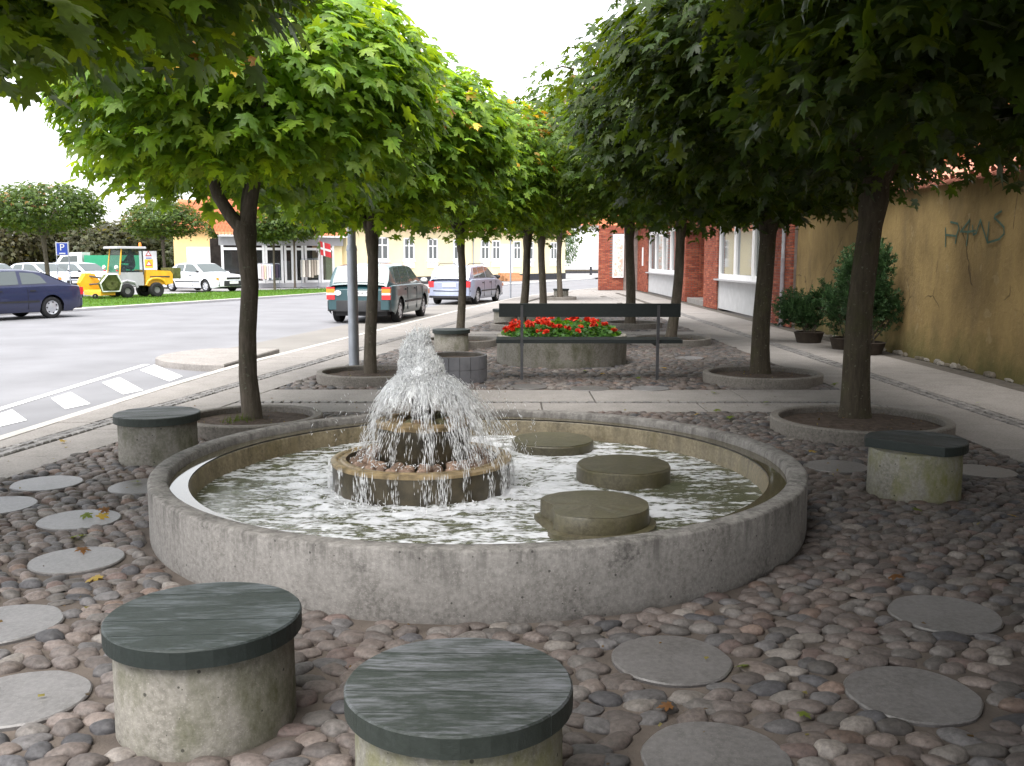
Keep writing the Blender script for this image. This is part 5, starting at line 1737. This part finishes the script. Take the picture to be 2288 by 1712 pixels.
# driver, seated
drv = bpy.data.meshes.new('person')
jv = [(0, 0, 0), (0, 0, .25), (.02, 0, .45), (.03, 0, .56), (.05, 0, .68), (.0, .10, -.02), (.38, .13, .02), (.42, .13, -.38), (.0, -.10, -.02), (.38, -.13, .02), (.42, -.13, -.38), (.02, .19, .44), (.18, .26, .2), (.38, .15, .2), (.02, -.19, .44), (.18, -.26, .2), (.38, -.15, .2), (.06, 0, .76)]
je = [(0, 1), (1, 2), (2, 3), (3, 4), (4, 17), (0, 5), (5, 6), (6, 7), (0, 8), (8, 9), (9, 10), (2, 11), (11, 12), (12, 13), (2, 14), (14, 15), (15, 16)]
jr = [.15, .14, .15, .06, .095, .10, .08, .05, .10, .08, .05, .07, .05, .04, .07, .05, .04, .085]
drv.from_pydata(jv, je, [])
po = bpy.data.objects.new('person', drv)
COL.objects.link(po)
sk = po.modifiers.new('skin', 'SKIN')
for i, d in enumerate(drv.skin_vertices[0].data):
    d.radius = (jr[i], jr[i])
drv.skin_vertices[0].data[0].use_root = True
po.modifiers.new('sub', 'SUBSURF').levels = 1
drv.materials.append(plain('driver_silhouette', (0.035, 0.04, 0.055), .8))  # backlit shade painted over the whole driver as one dark colour
po.location = (ox - s * 0 + c * .02, oy + s * .02, 1.27)
po.rotation_euler = (0, 0, rz)
tag(po, 'driver painted as a dark silhouette sitting in the mower cab', 'person')

# ------------------------------------------------------------------ far side: verge, lot, buildings, signs, trees
gv = [at(*p) for p in ((150, 692), (300, 682), (544, 665), (723, 654), (800, 648), (800, 640), (723, 642.5), (581, 650), (420, 656), (300, 660), (120, 668), (40, 690))]
gv = [(-17.5, 28.5), (-13.9, 33.0), (-11.9, 38.2), (-8.9, 47.2), (-6.3, 52.2), (-7.2, 53.6), (-11.3, 51.5), (-13.6, 48.5), (-15.2, 45.0), (-17.5, 41.5), (-22, 38), (-26, 33)]
tag(MB().prism(gv, -.1, 0.02, .01).build('verge', M['grass_base']), kind='structure')
n = 26000
gx, gy = [], []
pg = np.array(gv)
while len(gx) < n:
    x, y = rng.uniform(-26, -6, 4000), rng.uniform(28, 54, 4000)
    ins = np.zeros(4000, bool)
    for i in range(len(pg)):
        (x1, y1), (x2, y2) = pg[i], pg[(i + 1) % len(pg)]
        ins ^= ((y1 > y) != (y2 > y)) & (x < (x2 - x1) * (y - y1) / (y2 - y1 + 1e-9) + x1)
    gx += list(x[ins])
    gy += list(y[ins])
P = np.stack([gx[:n], gy[:n], np.full(n, .018)], 1)
A, T, N = frames(rng.normal(0, 1, (n, 3)) * np.array([1, 1, .2]), np.array([0, 0, 1.0]) + rng.normal(0, .35, (n, 3)))
V, F = leaves_mesh(P, A, T, N, rng.uniform(.03, .075, n), np.array([(-.22, 0, 0), (.22, 0, 0), (0, 1, 0)]), np.array([(0, 1, 2)]))
gc = np.array((.075, .15, .025)) * rng.uniform(.6, 1.5, (n, 1))
tag(link('grass', np_mesh('grass', V, F, M['leaf_a'], np.repeat(gc, 3, 0))), 'short green grass on the verge beyond the road', 'grass', None, 'stuff')
kl = [(-18.5, 23.0), (-14.2, 31.0), (-12.0, 36.9), (-9.0, 46.0), (-5.6, 52.6), (-1.1, 60.1), (7.0, 81.2)]
kp = tag(MB().add([(x, y, .0) for x, y in kl] + [(x - .55, y + .75, .0) for x, y in kl[::-1]], [(i, i + 1, 2 * len(kl) - 2 - i, 2 * len(kl) - 1 - i) for i in range(len(kl) - 1)]).build('kerb_path', M['kerb']), kind='structure')
MB().add([(x, y, -.09) for x, y in kl] + [(x, y, .001) for x, y in kl], [(i, i + 1, len(kl) + i + 1, len(kl) + i) for i in range(len(kl) - 1)]).build('kerb_face', M['grey'], kp)
lp = [(-60, 30), (-20, 24.5), (-14.9, 32), (-9.9, 46.5), (-2.0, 61), (6.2, 82), (20, 118), (-60, 118)]
tag(MB().add([(x, y, -0.02) for x, y in lp], [tuple(range(len(lp)))]).build('car_park', M['lot']), kind='structure')


def psign(u, v0, v1, y, w, label, post='left'):
    x = (u - 1144) / FPX * y
    z0, z1 = hgt(v1, y), hgt(v0, y)
    t = empty('parking_sign', (x, y, 0), label, 'sign', 'blue parking signs', math.atan2(-x, y) * 0.5)
    MB().box((0, 0, (z0 + z1) / 2), (w, .03, z1 - z0)).build('border', M['white'], t)
    MB().box((0, -.012, (z0 + z1) / 2), (w * .88, .03, (z1 - z0) * .9)).build('panel', M['blue'], t)
    text_mesh('lettering', 'P', (z1 - z0) * .72, M['white'], t, (0, -.03, (z0 + z1) / 2 + (z1 - z0) * .1), (R(90), 0, 0), .002)
    MB().box((0, -.03, z0 + (z1 - z0) * .16), (w * .5, .006, .05)).build('bar', M['white'], t)
    for sx in (-w * .5, w * .5):
        MB().tube([(sx, .04, -.05), (sx, .04, z1 + .05)], .025, 8).build('post', M['steel'], t, 40)


psign(148.5, 542, 571, 44, .52, 'slim blue parking sign on two posts at the car park')
psign(781, 509, 546, 58, 1.05, 'blue parking sign half hidden behind the lamp post')

t = empty('warning_board', (*at(334, 645), 0), 'white road works board with two warning triangles behind the mower', 'sign', None, .3)
y = at(334, 645)[1]
z0, z1 = hgt(603, y), hgt(561, y)
MB().box((0, 0, (z0 + z1) / 2), (.9, .03, z1 - z0)).build('panel', M['white'], t)
zc = z0 + (z1 - z0) * .33
MB().box((.03, -.02, zc), (.42, .02, .46)).build('yellow_field', M['signyellow'], t)
for zc_, sc in ((zc, .17), (z0 + (z1 - z0) * .85, .17)):
    tri = [(0, sc), (-sc, -sc * .75), (sc, -sc * .75)]
    MB().add([(x + .03, -.034, zc_ + z) for x, z in tri], [(0, 1, 2)]).build('warning_triangle', M['signred'], t)
    MB().add([(x * .6 + .03, -.037, zc_ + z * .6) for x, z in tri], [(0, 1, 2)]).build('triangle_field', M['white'], t)
MB().box((.03, -.02, z0 + (z1 - z0) * .62), (.3, .012, .05)).build('blue_strip', M['blue'], t)
for sx in (-.4, .4):
    MB().tube([(sx, .03, -.05), (sx, .03, z1)], .03, 8).build('post', M['steel'], t)

# shop with an orange roof
a, b = ((500 - 1144) / FPX * 53.5, 53.5), ((770 - 1144) / FPX * 57.0, 57.0)
ang = along(a, b)
wl = math.hypot(b[0] - a[0], b[1] - a[1])
sh = empty('clothes_shop', (*a, 0.12), 'low shop with grey fascia, glass front and orange tiled roof', 'shop', None, ang)
MB().box((wl / 2, 2.6, 1.3), (wl, .2, 2.7)).build('back_wall', M['dark_room'], sh)
MB().box((wl / 2, .25, 2.48), (wl, .6, .48)).build('fascia', M['grey'], sh)
MB().box((wl / 2, -.2, 2.76), (wl + .3, .5, .09)).build('gutter', M['white'], sh)
MB().box((wl / 2, 1.0, .0), (wl, 3.2, .24)).build('floor', M['grey'], sh)
pantiles((-.3, -.35, 2.8), (wl + .6, 0, 0), (0, 5, 3.0), 40, 14, 'roof', M['tile_red'], sh)
MB().box((wl - .5, .3, 1.2), (1.0, .3, 2.1)).build('wall', M['yellow_wall'], sh)
bays = [(0.0, .20), (.2, .34), (.345, .49), (.50, .575), (.585, .66), (.67, .80), (.805, .92)]
for f0, f1 in bays:
    x0, x1 = f0 * wl, f1 * wl
    mb = MB()
    for xx in (x0 + .06, x1 - .06):
        mb.box((xx, 0, 1.18), (.12, .1, 2.12))
    mb.box(((x0 + x1) / 2, 0, .2), (x1 - x0 - .24, .1, .14)).box(((x0 + x1) / 2, 0, 2.05), (x1 - x0 - .24, .1, .14))
    f = mb.build('window', M['white'], sh)
    MB().box(((x0 + x1) / 2, .02, 1.13), (x1 - x0 - .24, .012, 1.7)).build('pane', M['shopglass'], f)
ca, sa = math.cos(ang), math.sin(ang)
loc = lambda x, y: (a[0] + ca * x - sa * y, a[1] + sa * x + ca * y)
gcols = [(0.62, 0.60, 0.60), (0.60, 0.45, 0.48), (0.58, 0.50, 0.38), (0.64, 0.55, 0.60), (0.5, 0.55, 0.62), (0.03, 0.03, 0.05), (0.05, 0.04, 0.06)]
gmats = [plain('cloth', c_, .9, .2, 0, .15, 6) for c_ in gcols] + [plain('cloth', c_, .9, .2, 0, .15, 6) for c_ in ((.36, .31, .26), (.62, .58, .52), (.25, .22, .2))]


def rack(x0, x1, h, mats, lab, glabs, group):
    p = loc((x0 + x1) / 2, -.9)
    w = x1 - x0
    t = empty('clothes_rack', (*p, 0), lab, 'rack', None, ang)
    MB().tube([(-w / 2, 0, h), (w / 2, 0, h)], .02, 6).build('rail', M['steel'], t)
    for sx in (-1, 1):
        MB().tube([(sx * w / 2, 0, 0), (sx * w / 2, 0, h)], .02, 6).build('upright', M['steel'], t)
        MB().tube([(sx * w / 2, -.3, .03), (sx * w / 2, .3, .03)], .02, 6).build('foot', M['steel'], t)
    n = len(mats)
    for k, mi in enumerate(mats):
        xx = -w / 2 + w * (k + .5) / n
        l = rnd.uniform(.75, .95) * (1 if h < 1.5 else 1.15)
        P = [(-w / n * .35, .24), (w / n * .35, .24), (w / n * .5, 0), (w / n * .35, -.24), (-w / n * .35, -.24), (-w / n * .5, 0)]
        mb = MB().prism(P, h - l, h - .05, .03)
        o = mb.build('garment', gmats[mi], None, None, (*loc((x0 + x1) / 2 + xx, -.9), 0), (0, 0, ang))
        tag(o, glabs[k], 'garment', group)


rack((.25) * wl, .42 * wl, 1.35, [0, 1, 2, 0, 3, 4, 5, 6, 5], 'clothes rack of pale shirts outside the shop, left of two', ['white shirt at the left end of the left rack outside the shop', 'dusty pink shirt between a white and a beige one on the left rack', 'beige shirt on the left rack outside the shop', 'white shirt between a beige and a pale pink one on the left rack', 'pale pink shirt in the middle of the left rack', 'light blue shirt next to the black ones on the left rack', 'black jacket next to the light blue shirt on the left rack', 'blackish jacket between two black ones on the left rack', 'black jacket at the right end of the left rack'], 'shirts on the left rack outside the shop')
rack(.60 * wl, .74 * wl, 1.6, [8, 9, 8, 7, 7, 8], 'clothes rack of long trousers outside the shop, right of two', ['cream trousers at the left end of the right rack outside the shop', 'dark brown trousers on the right rack outside the shop', 'cream trousers between the dark brown and the taupe pair on the right rack', 'taupe trousers beside the middle cream pair on the right rack', 'taupe trousers beside the last cream pair on the right rack', 'cream trousers at the right end of the right rack'], 'trousers on the right rack outside the shop')
t = empty('utility_cabinet', (*at(628, 640), 0), 'pair of pale grey utility cabinets on the verge before the shop', 'cabinet', None, ang)
MB().box((-.35, 0, .45), (.75, .4, .9)).build('low_cabinet', M['white'], t)
MB().box((.28, 0, .75), (.5, .4, 1.5)).build('tall_cabinet', M['grey'], t)
p = loc(.765 * wl, -.5)
t = empty('flag', (*p, 0), 'red flag with white cross hanging from a slanted pole at the shop', 'flag', None, ang)
MB().tube([(0, .4, 2.0), (-.1, -.5, 2.75)], .02, 6).build('pole', M['white'], t)
fv = lambda s, q: (-.08 + .62 * s + .05 * q, -.45 + .05 * math.sin(s * 5), 2.62 - .30 * s - .78 * q + .12 * s)


def flagrect(s0, s1, q0, q1, mat, name, off=0):
    mb = MB()
    for i in range(6):
        sa_, sb_ = s0 + (s1 - s0) * i / 6, s0 + (s1 - s0) * (i + 1) / 6
        mb.add([tuple(np.array(fv(x_, y_)) + np.array((0, off, 0))) for x_, y_ in ((sa_, q1), (sb_, q1), (sb_, q0), (sa_, q0))], [(0, 1, 2, 3)])
    return mb.build(name, mat, t)


flagrect(0, 1, 0, 1, M['signred'], 'cloth')
flagrect(.32, .46, 0, 1, M['white'], 'cross', -.006)
flagrect(0, 1, .42, .58, M['white'], 'cross', -.009)

# long pale yellow building along the far side
ya, yb = (-9.75, 57.2), (4.37, 79.7)
ang = along(ya, yb)
wl = math.hypot(yb[0] - ya[0], yb[1] - ya[1])
yh = empty('yellow_building', (*ya, 0), 'long pale yellow building with black plinth and white windows across the road', 'building', None, ang)
MB().box((wl / 2, 2, 1.95), (wl, 4, 3.3)).build('wall', M['yellow_wall'], yh)
MB().box((wl / 2, 1.98, .16), (wl + .06, 4.06, .62)).build('plinth', M['plinth'], yh)
pantiles((-.3, -.4, 3.55), (wl + .6, 0, 0), (0, 2.6, 2.4), 120, 12, 'roof', M['tile_red'], yh)
inv = Matrix.Rotation(-ang, 2)


def u_to_x(u):
    """Distance along the yellow front at which it crosses image column u."""
    k = (u - 1144) / FPX
    dx, dy = math.cos(ang), math.sin(ang)
    return (k * ya[1] - ya[0]) / (dx - k * dy)


for u0, u1 in ((843, 868), (905, 925), (1015, 1032), (1076, 1091), (1103, 1113), (1150, 1159), (1177, 1188), (1231, 1240), (960, 975)):
    x0, x1 = u_to_x(u0), u_to_x(u1)
    xc, w = (x0 + x1) / 2, min(1.5, max(.95, x1 - x0))
    mb = MB()
    zb, zt = 1.55, 2.95
    mb.box((xc, -.02, zb - .06), (w + .3, .14, .12))
    for xx in (xc - w / 2, xc, xc + w / 2):
        mb.box((xx, -.02, (zb + zt) / 2), (.10, .08, zt - zb))
    for zz in (zb + .05, (zb + zt) / 2 + .2, zt - .05):
        for sx in (-1, 1):
            mb.box((xc + sx * w / 4, -.02, zz), (w / 2 - .1, .07, .09))
    mb.box((xc, -.015, zb - .32), (w + .2, .06, .4))
    f = mb.build('window', M['white'], yh)
    for sx in (-1, 1):
        MB().box((xc + sx * w / 4, -.012, (zb + zt) / 2), (w / 2 - .1, .02, zt - zb)).build('pane', M['glass'], f)
xd = u_to_x(1131)
MB().box((xd, -.04, 1.55), (1.6, .12, 2.3)).build('door', M['white'], yh)
stp = MB()
for k in range(3):
    stp.box((xd, -.25 - .3 * (2 - k), .1 + .1 * k), (2.2, .5 + .0 * k, .2 + .2 * k - .02 * k))
stp.build('steps', plain('orange_brick', (.50, .25, .13), .9), yh)
dpx = u_to_x(1057)
MB().tube([(dpx, -.08, .1), (dpx, -.08, 3.5)], .05, 8).build('downpipe', M['grey'], yh)

# white building, weeping bush and low fence at the bend
wh = empty('white_building', (*at(1262, 610.5), 0), 'white rendered building with dark base at the bend', 'building', None, R(8))
MB().box((9, 4, 2.9), (18, 8, 5.2)).build('wall', M['white'], wh)
MB().box((9, 3.98, .2), (18.1, 8.1, .45)).build('plinth', M['plinth'], wh)
MB().tube([(5.4, -.1, .3), (5.4, -.1, 5.2)], .06, 8).build('downpipe', M['grey'], wh)
pantiles((-.4, -.5, 5.4), (19, 0, 0), (0, 4, 3), 50, 8, 'roof', M['tile_red'], wh)


def scatter_tree(name, x, y, label, cat, blobs, n, leaf, col, group=None, trunk=None, droop=0.0, seed=1, jit=.35):
    g = np.random.default_rng(seed)
    t = empty(name, (x, y, 0), label, cat, group)
    mb = MB()
    for q, r_ in (trunk or [([(0, 0, 0), (0, 0, blobs[0][2])], [.15, .06])]):
        mb.tube(q, r_, 8)
    mb.build('trunk', M['bark'], t, 60)
    w = np.array([b[3] * b[4] for b in blobs])
    k = g.choice(len(blobs), n, p=w / w.sum())
    B = np.array(blobs)
    d = g.normal(0, 1, (n, 3))
    d /= np.linalg.norm(d, axis=1, keepdims=True)
    P = B[k, :3] + d * np.stack([B[k, 3], B[k, 3], B[k, 4]], 1) * (1 - .5 * g.random(n) ** 1.6)[:, None]
    A, T, N = frames(d * .6 + np.array([0, 0, .6 * (1 - droop)]) + g.normal(0, jit, (n, 3)), d + np.array([0, 0, -.5 - 2 * droop]) + g.normal(0, jit, (n, 3)))
    V, F = leaves_mesh(P, A, T, N, g.uniform(.7, 1.3, n) * leaf, FARV * np.array([.6, 1, 1]) if not droop else FARV * np.array([.35, 1.6, 1]), FARF)
    c_ = np.array(col) * g.uniform(.55, 1.5, (n, 1)) * g.uniform(.9, 1.1, (n, 3))
    o = link('crown', np_mesh('crown', V, F, M['leaf_a'], np.repeat(c_, len(FARV), 0)), t)
    o['kind'] = 'stuff'
    return t


p = at(1268, 612)
scatter_tree('weeping_bush', p[0] - .5, p[1] - 1.5, 'drooping grey-green bush against the white building', 'bush', [(0, 0, 3.2, 1.7, 1.6), (.4, 0, 2.2, 1.1, 1.3), (-.2, 0, 4.2, 1.5, 1.2), (-.7, 0, 2.0, .6, 1.5)], 2600, .20, (.06, .11, .05), None, None, .8, 4)
t = empty('low_fence', (*at(1290, 614.5), 0), 'low dark fence in front of the white building', 'fence', None, R(20))
MB().box((0, 0, .45), (9.5, .08, .14)).build('rail', M['bark'], t)
for k in range(4):
    MB().box((-4.5 + 3 * k, 0, .4), (.2, .16, .9)).build('post', M['plinth'], t)
t = empty('road_sign_post', (*at(1236, 622.5), 0), 'grey post with a small dark plate before the yellow building', 'post')
MB().tube([(0, 0, 0), (0, 0, 3.2)], .09, 8).build('pole', M['steel'], t)
MB().box((0.55, 0, .45), (.5, .2, .8)).build('bin', M['plinth'], t)

# pale yellow garage building behind the white car
a = at(372, 640)
gb = empty('garage_building', (a[0] - 2, a[1] + 8, 0), 'pale yellow garage building with white doors behind the white car', 'building', None, R(6))
MB().box((5.5, 2.5, 1.75), (11.5, 5, 3.5)).build('wall', plain('peach_render', (.74, .52, .24), .9, .2, 0, .06), gb)
MB().box((1.9, -.03, 1.2), (2.6, .1, 2.4)).build('garage_door', M['white'], gb)
MB().box((6.3, -.03, 1.0), (2.4, .1, 2.0)).build('garage_door', M['white'], gb)
pantiles((3.7, -.9, 2.55), (4.4, 0, 0), (0, 1.2, 1.0), 16, 5, 'porch_roof', plain('pink_tile', (.52, .24, .2), .8), gb)
MB().box((5.9, -.88, 2.5), (4.5, .12, .1)).build('porch_gutter', M['white'], gb)
pantiles((-.4, -.4, 3.5), (12.4, 0, 0), (0, 3, 2.2), 34, 8, 'roof', M['tile_red'], gb)
mb = MB()
for q in ([(9.2, 3.2), (9.05, 2.9), (9.3, 2.6), (9.15, 2.4), (9.6, 2.35), (9.7, 1.6)], [(9.1, 2.35), (9.0, 2.1), (9.3, 2.2)], [(9.2, 2.2), (9.15, 1.6), (9.3, 1.1)]):
    mb.tube([(x_, -.03, z_) for x_, z_ in q], .025, 5)
mb.build('wall_drawing', M['darksteel'], gb)

# trees on the verge and in the car park
VG = 'small round trees beyond the road'
tree(-19.6, 40.8, 'round-headed dark tree left over the parked white cars', 6400, .85, .1, None, (2.5, 2.4), 3.75, 1.15, seed=31, r=.10, h=2.6, far=True, group=VG, red=0.03, limbs=4)
tree(-19.0, 53, 'small round tree just right of the mower cab', 5200, .85, .1, None, (2.3, 2.2), 3.7, 1.05, seed=32, r=.09, h=2.7, far=True, group=VG, red=.06, limbs=4)
tree(-16.6, 58.5, 'small brownish tree over the white saloon', 5200, .85, .1, None, (1.9, 1.9), 3.5, 1.0, seed=33, r=.09, h=2.6, far=True, group=VG, red=.2, limbs=4)
tree(-12.1, 49.3, 'thin young tree on the verge, left of the two before the shop', 4400, .85, .1, None, (1.5, 1.5), 3.3, .85, seed=34, r=.06, h=2.5, far=True, group=VG, red=.1, limbs=3, bend=.01)
tree(-12.2, 54.4, 'thin young tree on the verge, right of the two before the shop', 4800, .85, .1, None, (1.8, 1.7), 3.7, 1.05, seed=35, r=.06, h=2.6, far=True, group=VG, red=.08, limbs=3, bend=.01)
for k, (x, y, lab, sc, col, sd) in enumerate(((-44, 80, 'wide brown-green shrub mass behind the parked cars at the far left', 1.35, (0.051, 0.050, 0.021), 41), (-36.5, 84, 'brown-green shrub mass behind the parking sign', 1.2, (0.048, 0.051, 0.021), 42), (-29.5, 88, 'olive shrub mass above the green truck', 1.0, (0.045, 0.056, 0.018), 43), (-52, 78, 'brown-green shrub mass cut by the left edge', 1.45, (0.045, 0.046, 0.021), 44))):
    scatter_tree('shrub', x, y, lab, 'shrub', [(0, 0, 1.9 * sc, 4.6 * sc, 2.1 * sc), (2.5 * sc, 0, 2.6 * sc, 2.6 * sc, 1.6 * sc), (-2.4 * sc, .5, 2.9 * sc, 2.6 * sc, 1.6 * sc)], 9000, .42, col, 'shrubs behind the car park', None, 0, sd)
scatter_tree('poplar', -39, 108, 'tall wispy tree against the bright sky between the maples', 'tree', [(0, 0, 6.5, 1.6, 4.5), (1.8, 0, 7.6, 1.0, 3.6), (-1.7, 0, 7.2, 1.0, 3.8)], 1500, .40, (.075, .10, .05), None, [([(0, 0, 0), (.1, 0, 5), (.2, 0, 10)], [.25, .16, .04]), ([(0, 0, 2), (1.4, 0, 6), (1.9, 0, 11)], [.14, .1, .03]), ([(0, 0, 2), (-1.3, 0, 6), (-1.7, 0, 10)], [.14, .1, .03])], .4, 46)
fh = empty('far_house', (-44, 112, 0), 'far house with a red roof beyond the car park', 'house', None, .15)
MB().box((4, 3, 1.6), (9, 6, 3.2)).build('wall', M['white'], fh)
pantiles((-1, -.4, 3.2), (11, 0, 0), (0, 3.6, 2.6), 30, 8, 'roof', M['tile_red'], fh)

# ------------------------------------------------------------------ fallen leaves
FL = [(187, 1158, 1, 'green leaf in the middle of the upper of two discs left of the basin'), (221, 1166, 2, 'yellow leaf at the front edge of the upper disc left of the basin'), (244, 1148, 3, 'brown leaf at the right edge of the upper disc left of the basin'),
      (184, 1233, 3, 'small brown leaf on the lower of two discs left of the basin'), (182, 1205, 1, 'green leaf on the cobbles between the two discs left of the basin'), (313, 1083, 1, 'green leaf on the shaded disc against the basin wall at left'),
      (134, 991, 2, 'yellow leaf on the paving slabs left of the far left stool'), (500, 949, 2, 'yellow leaf on the soil inside the ring of the forked tree'), (225, 1297, 2, 'yellow leaf on the cobbles below the two discs left of the basin'),
      (2052, 1150, 1, 'large green leaf on the cobbles in front of the broken stool'), (1636, 938, 1, 'green leaf on the cobbles behind the basin, left of the right tree ring'), (1597, 921, 1, 'green leaf at the edge of the path behind the basin rim'),
      (1560, 930, 2, 'yellow leaf on the cobbles just behind the basin rim'), (1812, 1013, 2, 'yellow leaf in front of the ring of the mossy tree'), (1990, 1298, 3, 'orange brown leaf on the cobbles right of the basin, above a disc'),
      (1670, 1500, 1, 'green leaf on the cobbles right of the front disc'), (1310, 832, 1, 'green leaf on the cobbles under the middle of the bench'), (1430, 848, 1, 'green leaf beside the right bench post'),
      (1480, 826, 2, 'yellow leaf right of the right bench post'), (1865, 860, 1, 'green leaf on the slabs behind the mossy tree'), (1705, 904, 1, 'green leaf on the path left of the mossy tree'),
      (1590, 880, 1, 'green leaf on the cobbles left of the ring of the dark tree'), (1765, 868, 1, 'green leaf on the slabs in front of the ring of the dark tree'), (2180, 905, 1, 'green leaf on the slabs by the ochre wall'),
      (2270, 1163, 2, 'yellow leaf on the cobbles at the right edge'), (1345, 838, 2, 'yellow leaf on the cobbles in front of the flower planter'), (778, 826, 2, 'yellow leaf on the cobbles at the foot of the lamp post'),
      (1500, 1590, 3, 'orange brown leaf on the cobbles left of the lowest disc'), (1788, 1606, 1, 'green leaf on the cobbles right of the lowest disc')]
fcol = {1: (.12, .16, .025), 2: (.32, .22, .035), 3: (.15, .07, .025)}
for u, v, k, lab in FL:
    x, y = at(u, v)
    o = link('fallen_leaf', leaf_me, None, (x, y, .028), (rnd.uniform(-.3, .3), rnd.uniform(-.3, .3), rnd.uniform(0, 6)))
    s_ = rnd.uniform(.06, .095) * (.75 if y < 4 else 1)
    o.scale = (s_, s_, s_)
    o.color = (*fcol[k], 1)
    tag(o, lab, 'leaf', 'leaves fallen on the ground')

# litter: crumbs of dry leaf and twig on the cobbles and in the tree rings, and a tuft of grass at the forked tree
n = 1500
lx, ly = rng.uniform(-4.5, 4.1, n), rng.uniform(2.4, 20, n)
for i in range(n // 3):
    q = RINGS[rng.integers(len(RINGS))]
    a, r = rng.random() * 6.283, q[2] * .8 * math.sqrt(rng.random())
    lx[i], ly[i] = q[0] + r * math.cos(a), q[1] + r * math.sin(a)
ok = np.hypot(lx - FC[0], ly - FC[1]) > FR + .03
ok &= lx > np.array([EDGE(q) for q in ly]) - .4
for s_ in (S1, S2, S3, S4, S5, PLANT[:2], TILEP[:2]):
    ok &= np.hypot(lx - s_[0], ly - s_[1]) > (1.05 if s_ == PLANT[:2] else .44)
ring = np.zeros(n, bool)
for q in RINGS:
    ring |= np.hypot(lx - q[0], ly - q[1]) < q[2] - .05
lx, ly, ring = lx[ok], ly[ok], ring[ok]
n = len(lx)
P = np.stack([lx, ly, np.where(ring, .095, np.where((ly > 10.03) & (ly < 11.8), .004, .017))], 1)
A, T, N = frames(rng.normal(0, .35, (n, 3)) + np.array([0, 0, 1]), rng.normal(0, 1, (n, 3)))
V, F = leaves_mesh(P, A, T, N, rng.uniform(.008, .026, n), np.array([(-.35, -.5, .1), (.4, -.4, 0), (.25, .6, .15), (-.2, .5, 0)]), np.array([(0, 1, 2), (0, 2, 3)]))
cc = np.array([(.13, .085, .045), (.09, .06, .035), (.16, .14, .05), (.06, .045, .03)])[rng.integers(0, 4, n)]
tag(link('leaf_litter', np_mesh('leaf_litter', V, F, M['leaf_a'], np.repeat(cc, 4, 0))), 'crumbs of dry leaves and twigs scattered over cobbles and soil', 'litter', None, 'stuff')
n = 90
P = np.stack([rng.normal(-2.56, .07, n), rng.normal(8.93, .05, n), np.full(n, .08)], 1)
A, T, N = frames(rng.normal(0, 1, (n, 3)) * np.array([1, 1, .2]), np.array([0, 0, 1.0]) + rng.normal(0, .4, (n, 3)))
V, F = leaves_mesh(P, A, T, N, rng.uniform(.04, .10, n), np.array([(-.06, 0, 0), (.06, 0, 0), (0, 1, 0)]), np.array([(0, 1, 2)]))
tag(link('grass_tuft', np_mesh('grass_tuft', V, F, M['leaf_a'], np.repeat(np.array((.07, .10, .03)) * np.ones((n, 1)), 3, 0))), 'small grass tuft at the foot of the forked tree', 'grass', None, 'stuff')
# rubble footing where the render has broken away along the garden wall
Vs, Fs, Cs, n = [], [], [], 0
y = 8.0
while y < 22.2:
    V, F = lo[rng.integers(5)]
    a, b, h = rng.uniform(.02, .06), rng.uniform(.04, .16), rng.uniform(.015, .075)
    Vs.append(np.stack([-.01 + V[:, 0] * a, y + V[:, 1] * b, .01 + V[:, 2] * h], 1))
    Fs.append(F + n)
    c = np.array([(.19, .17, .145), (.12, .10, .075), (.09, .075, .05)])[rng.integers(3)] * rng.uniform(.7, 1.1)
    Cs.append(np.repeat(c[None], len(V), 0))
    n += len(V)
    y += b * rng.uniform(.9, 1.6) + (rng.uniform(.1, .5) if rng.random() < .25 else 0)
link('footing', np_mesh('footing', np.concatenate(Vs), np.concatenate(Fs), M['stone_a'], np.concatenate(Cs), True), gw)['kind'] = 'stuff'
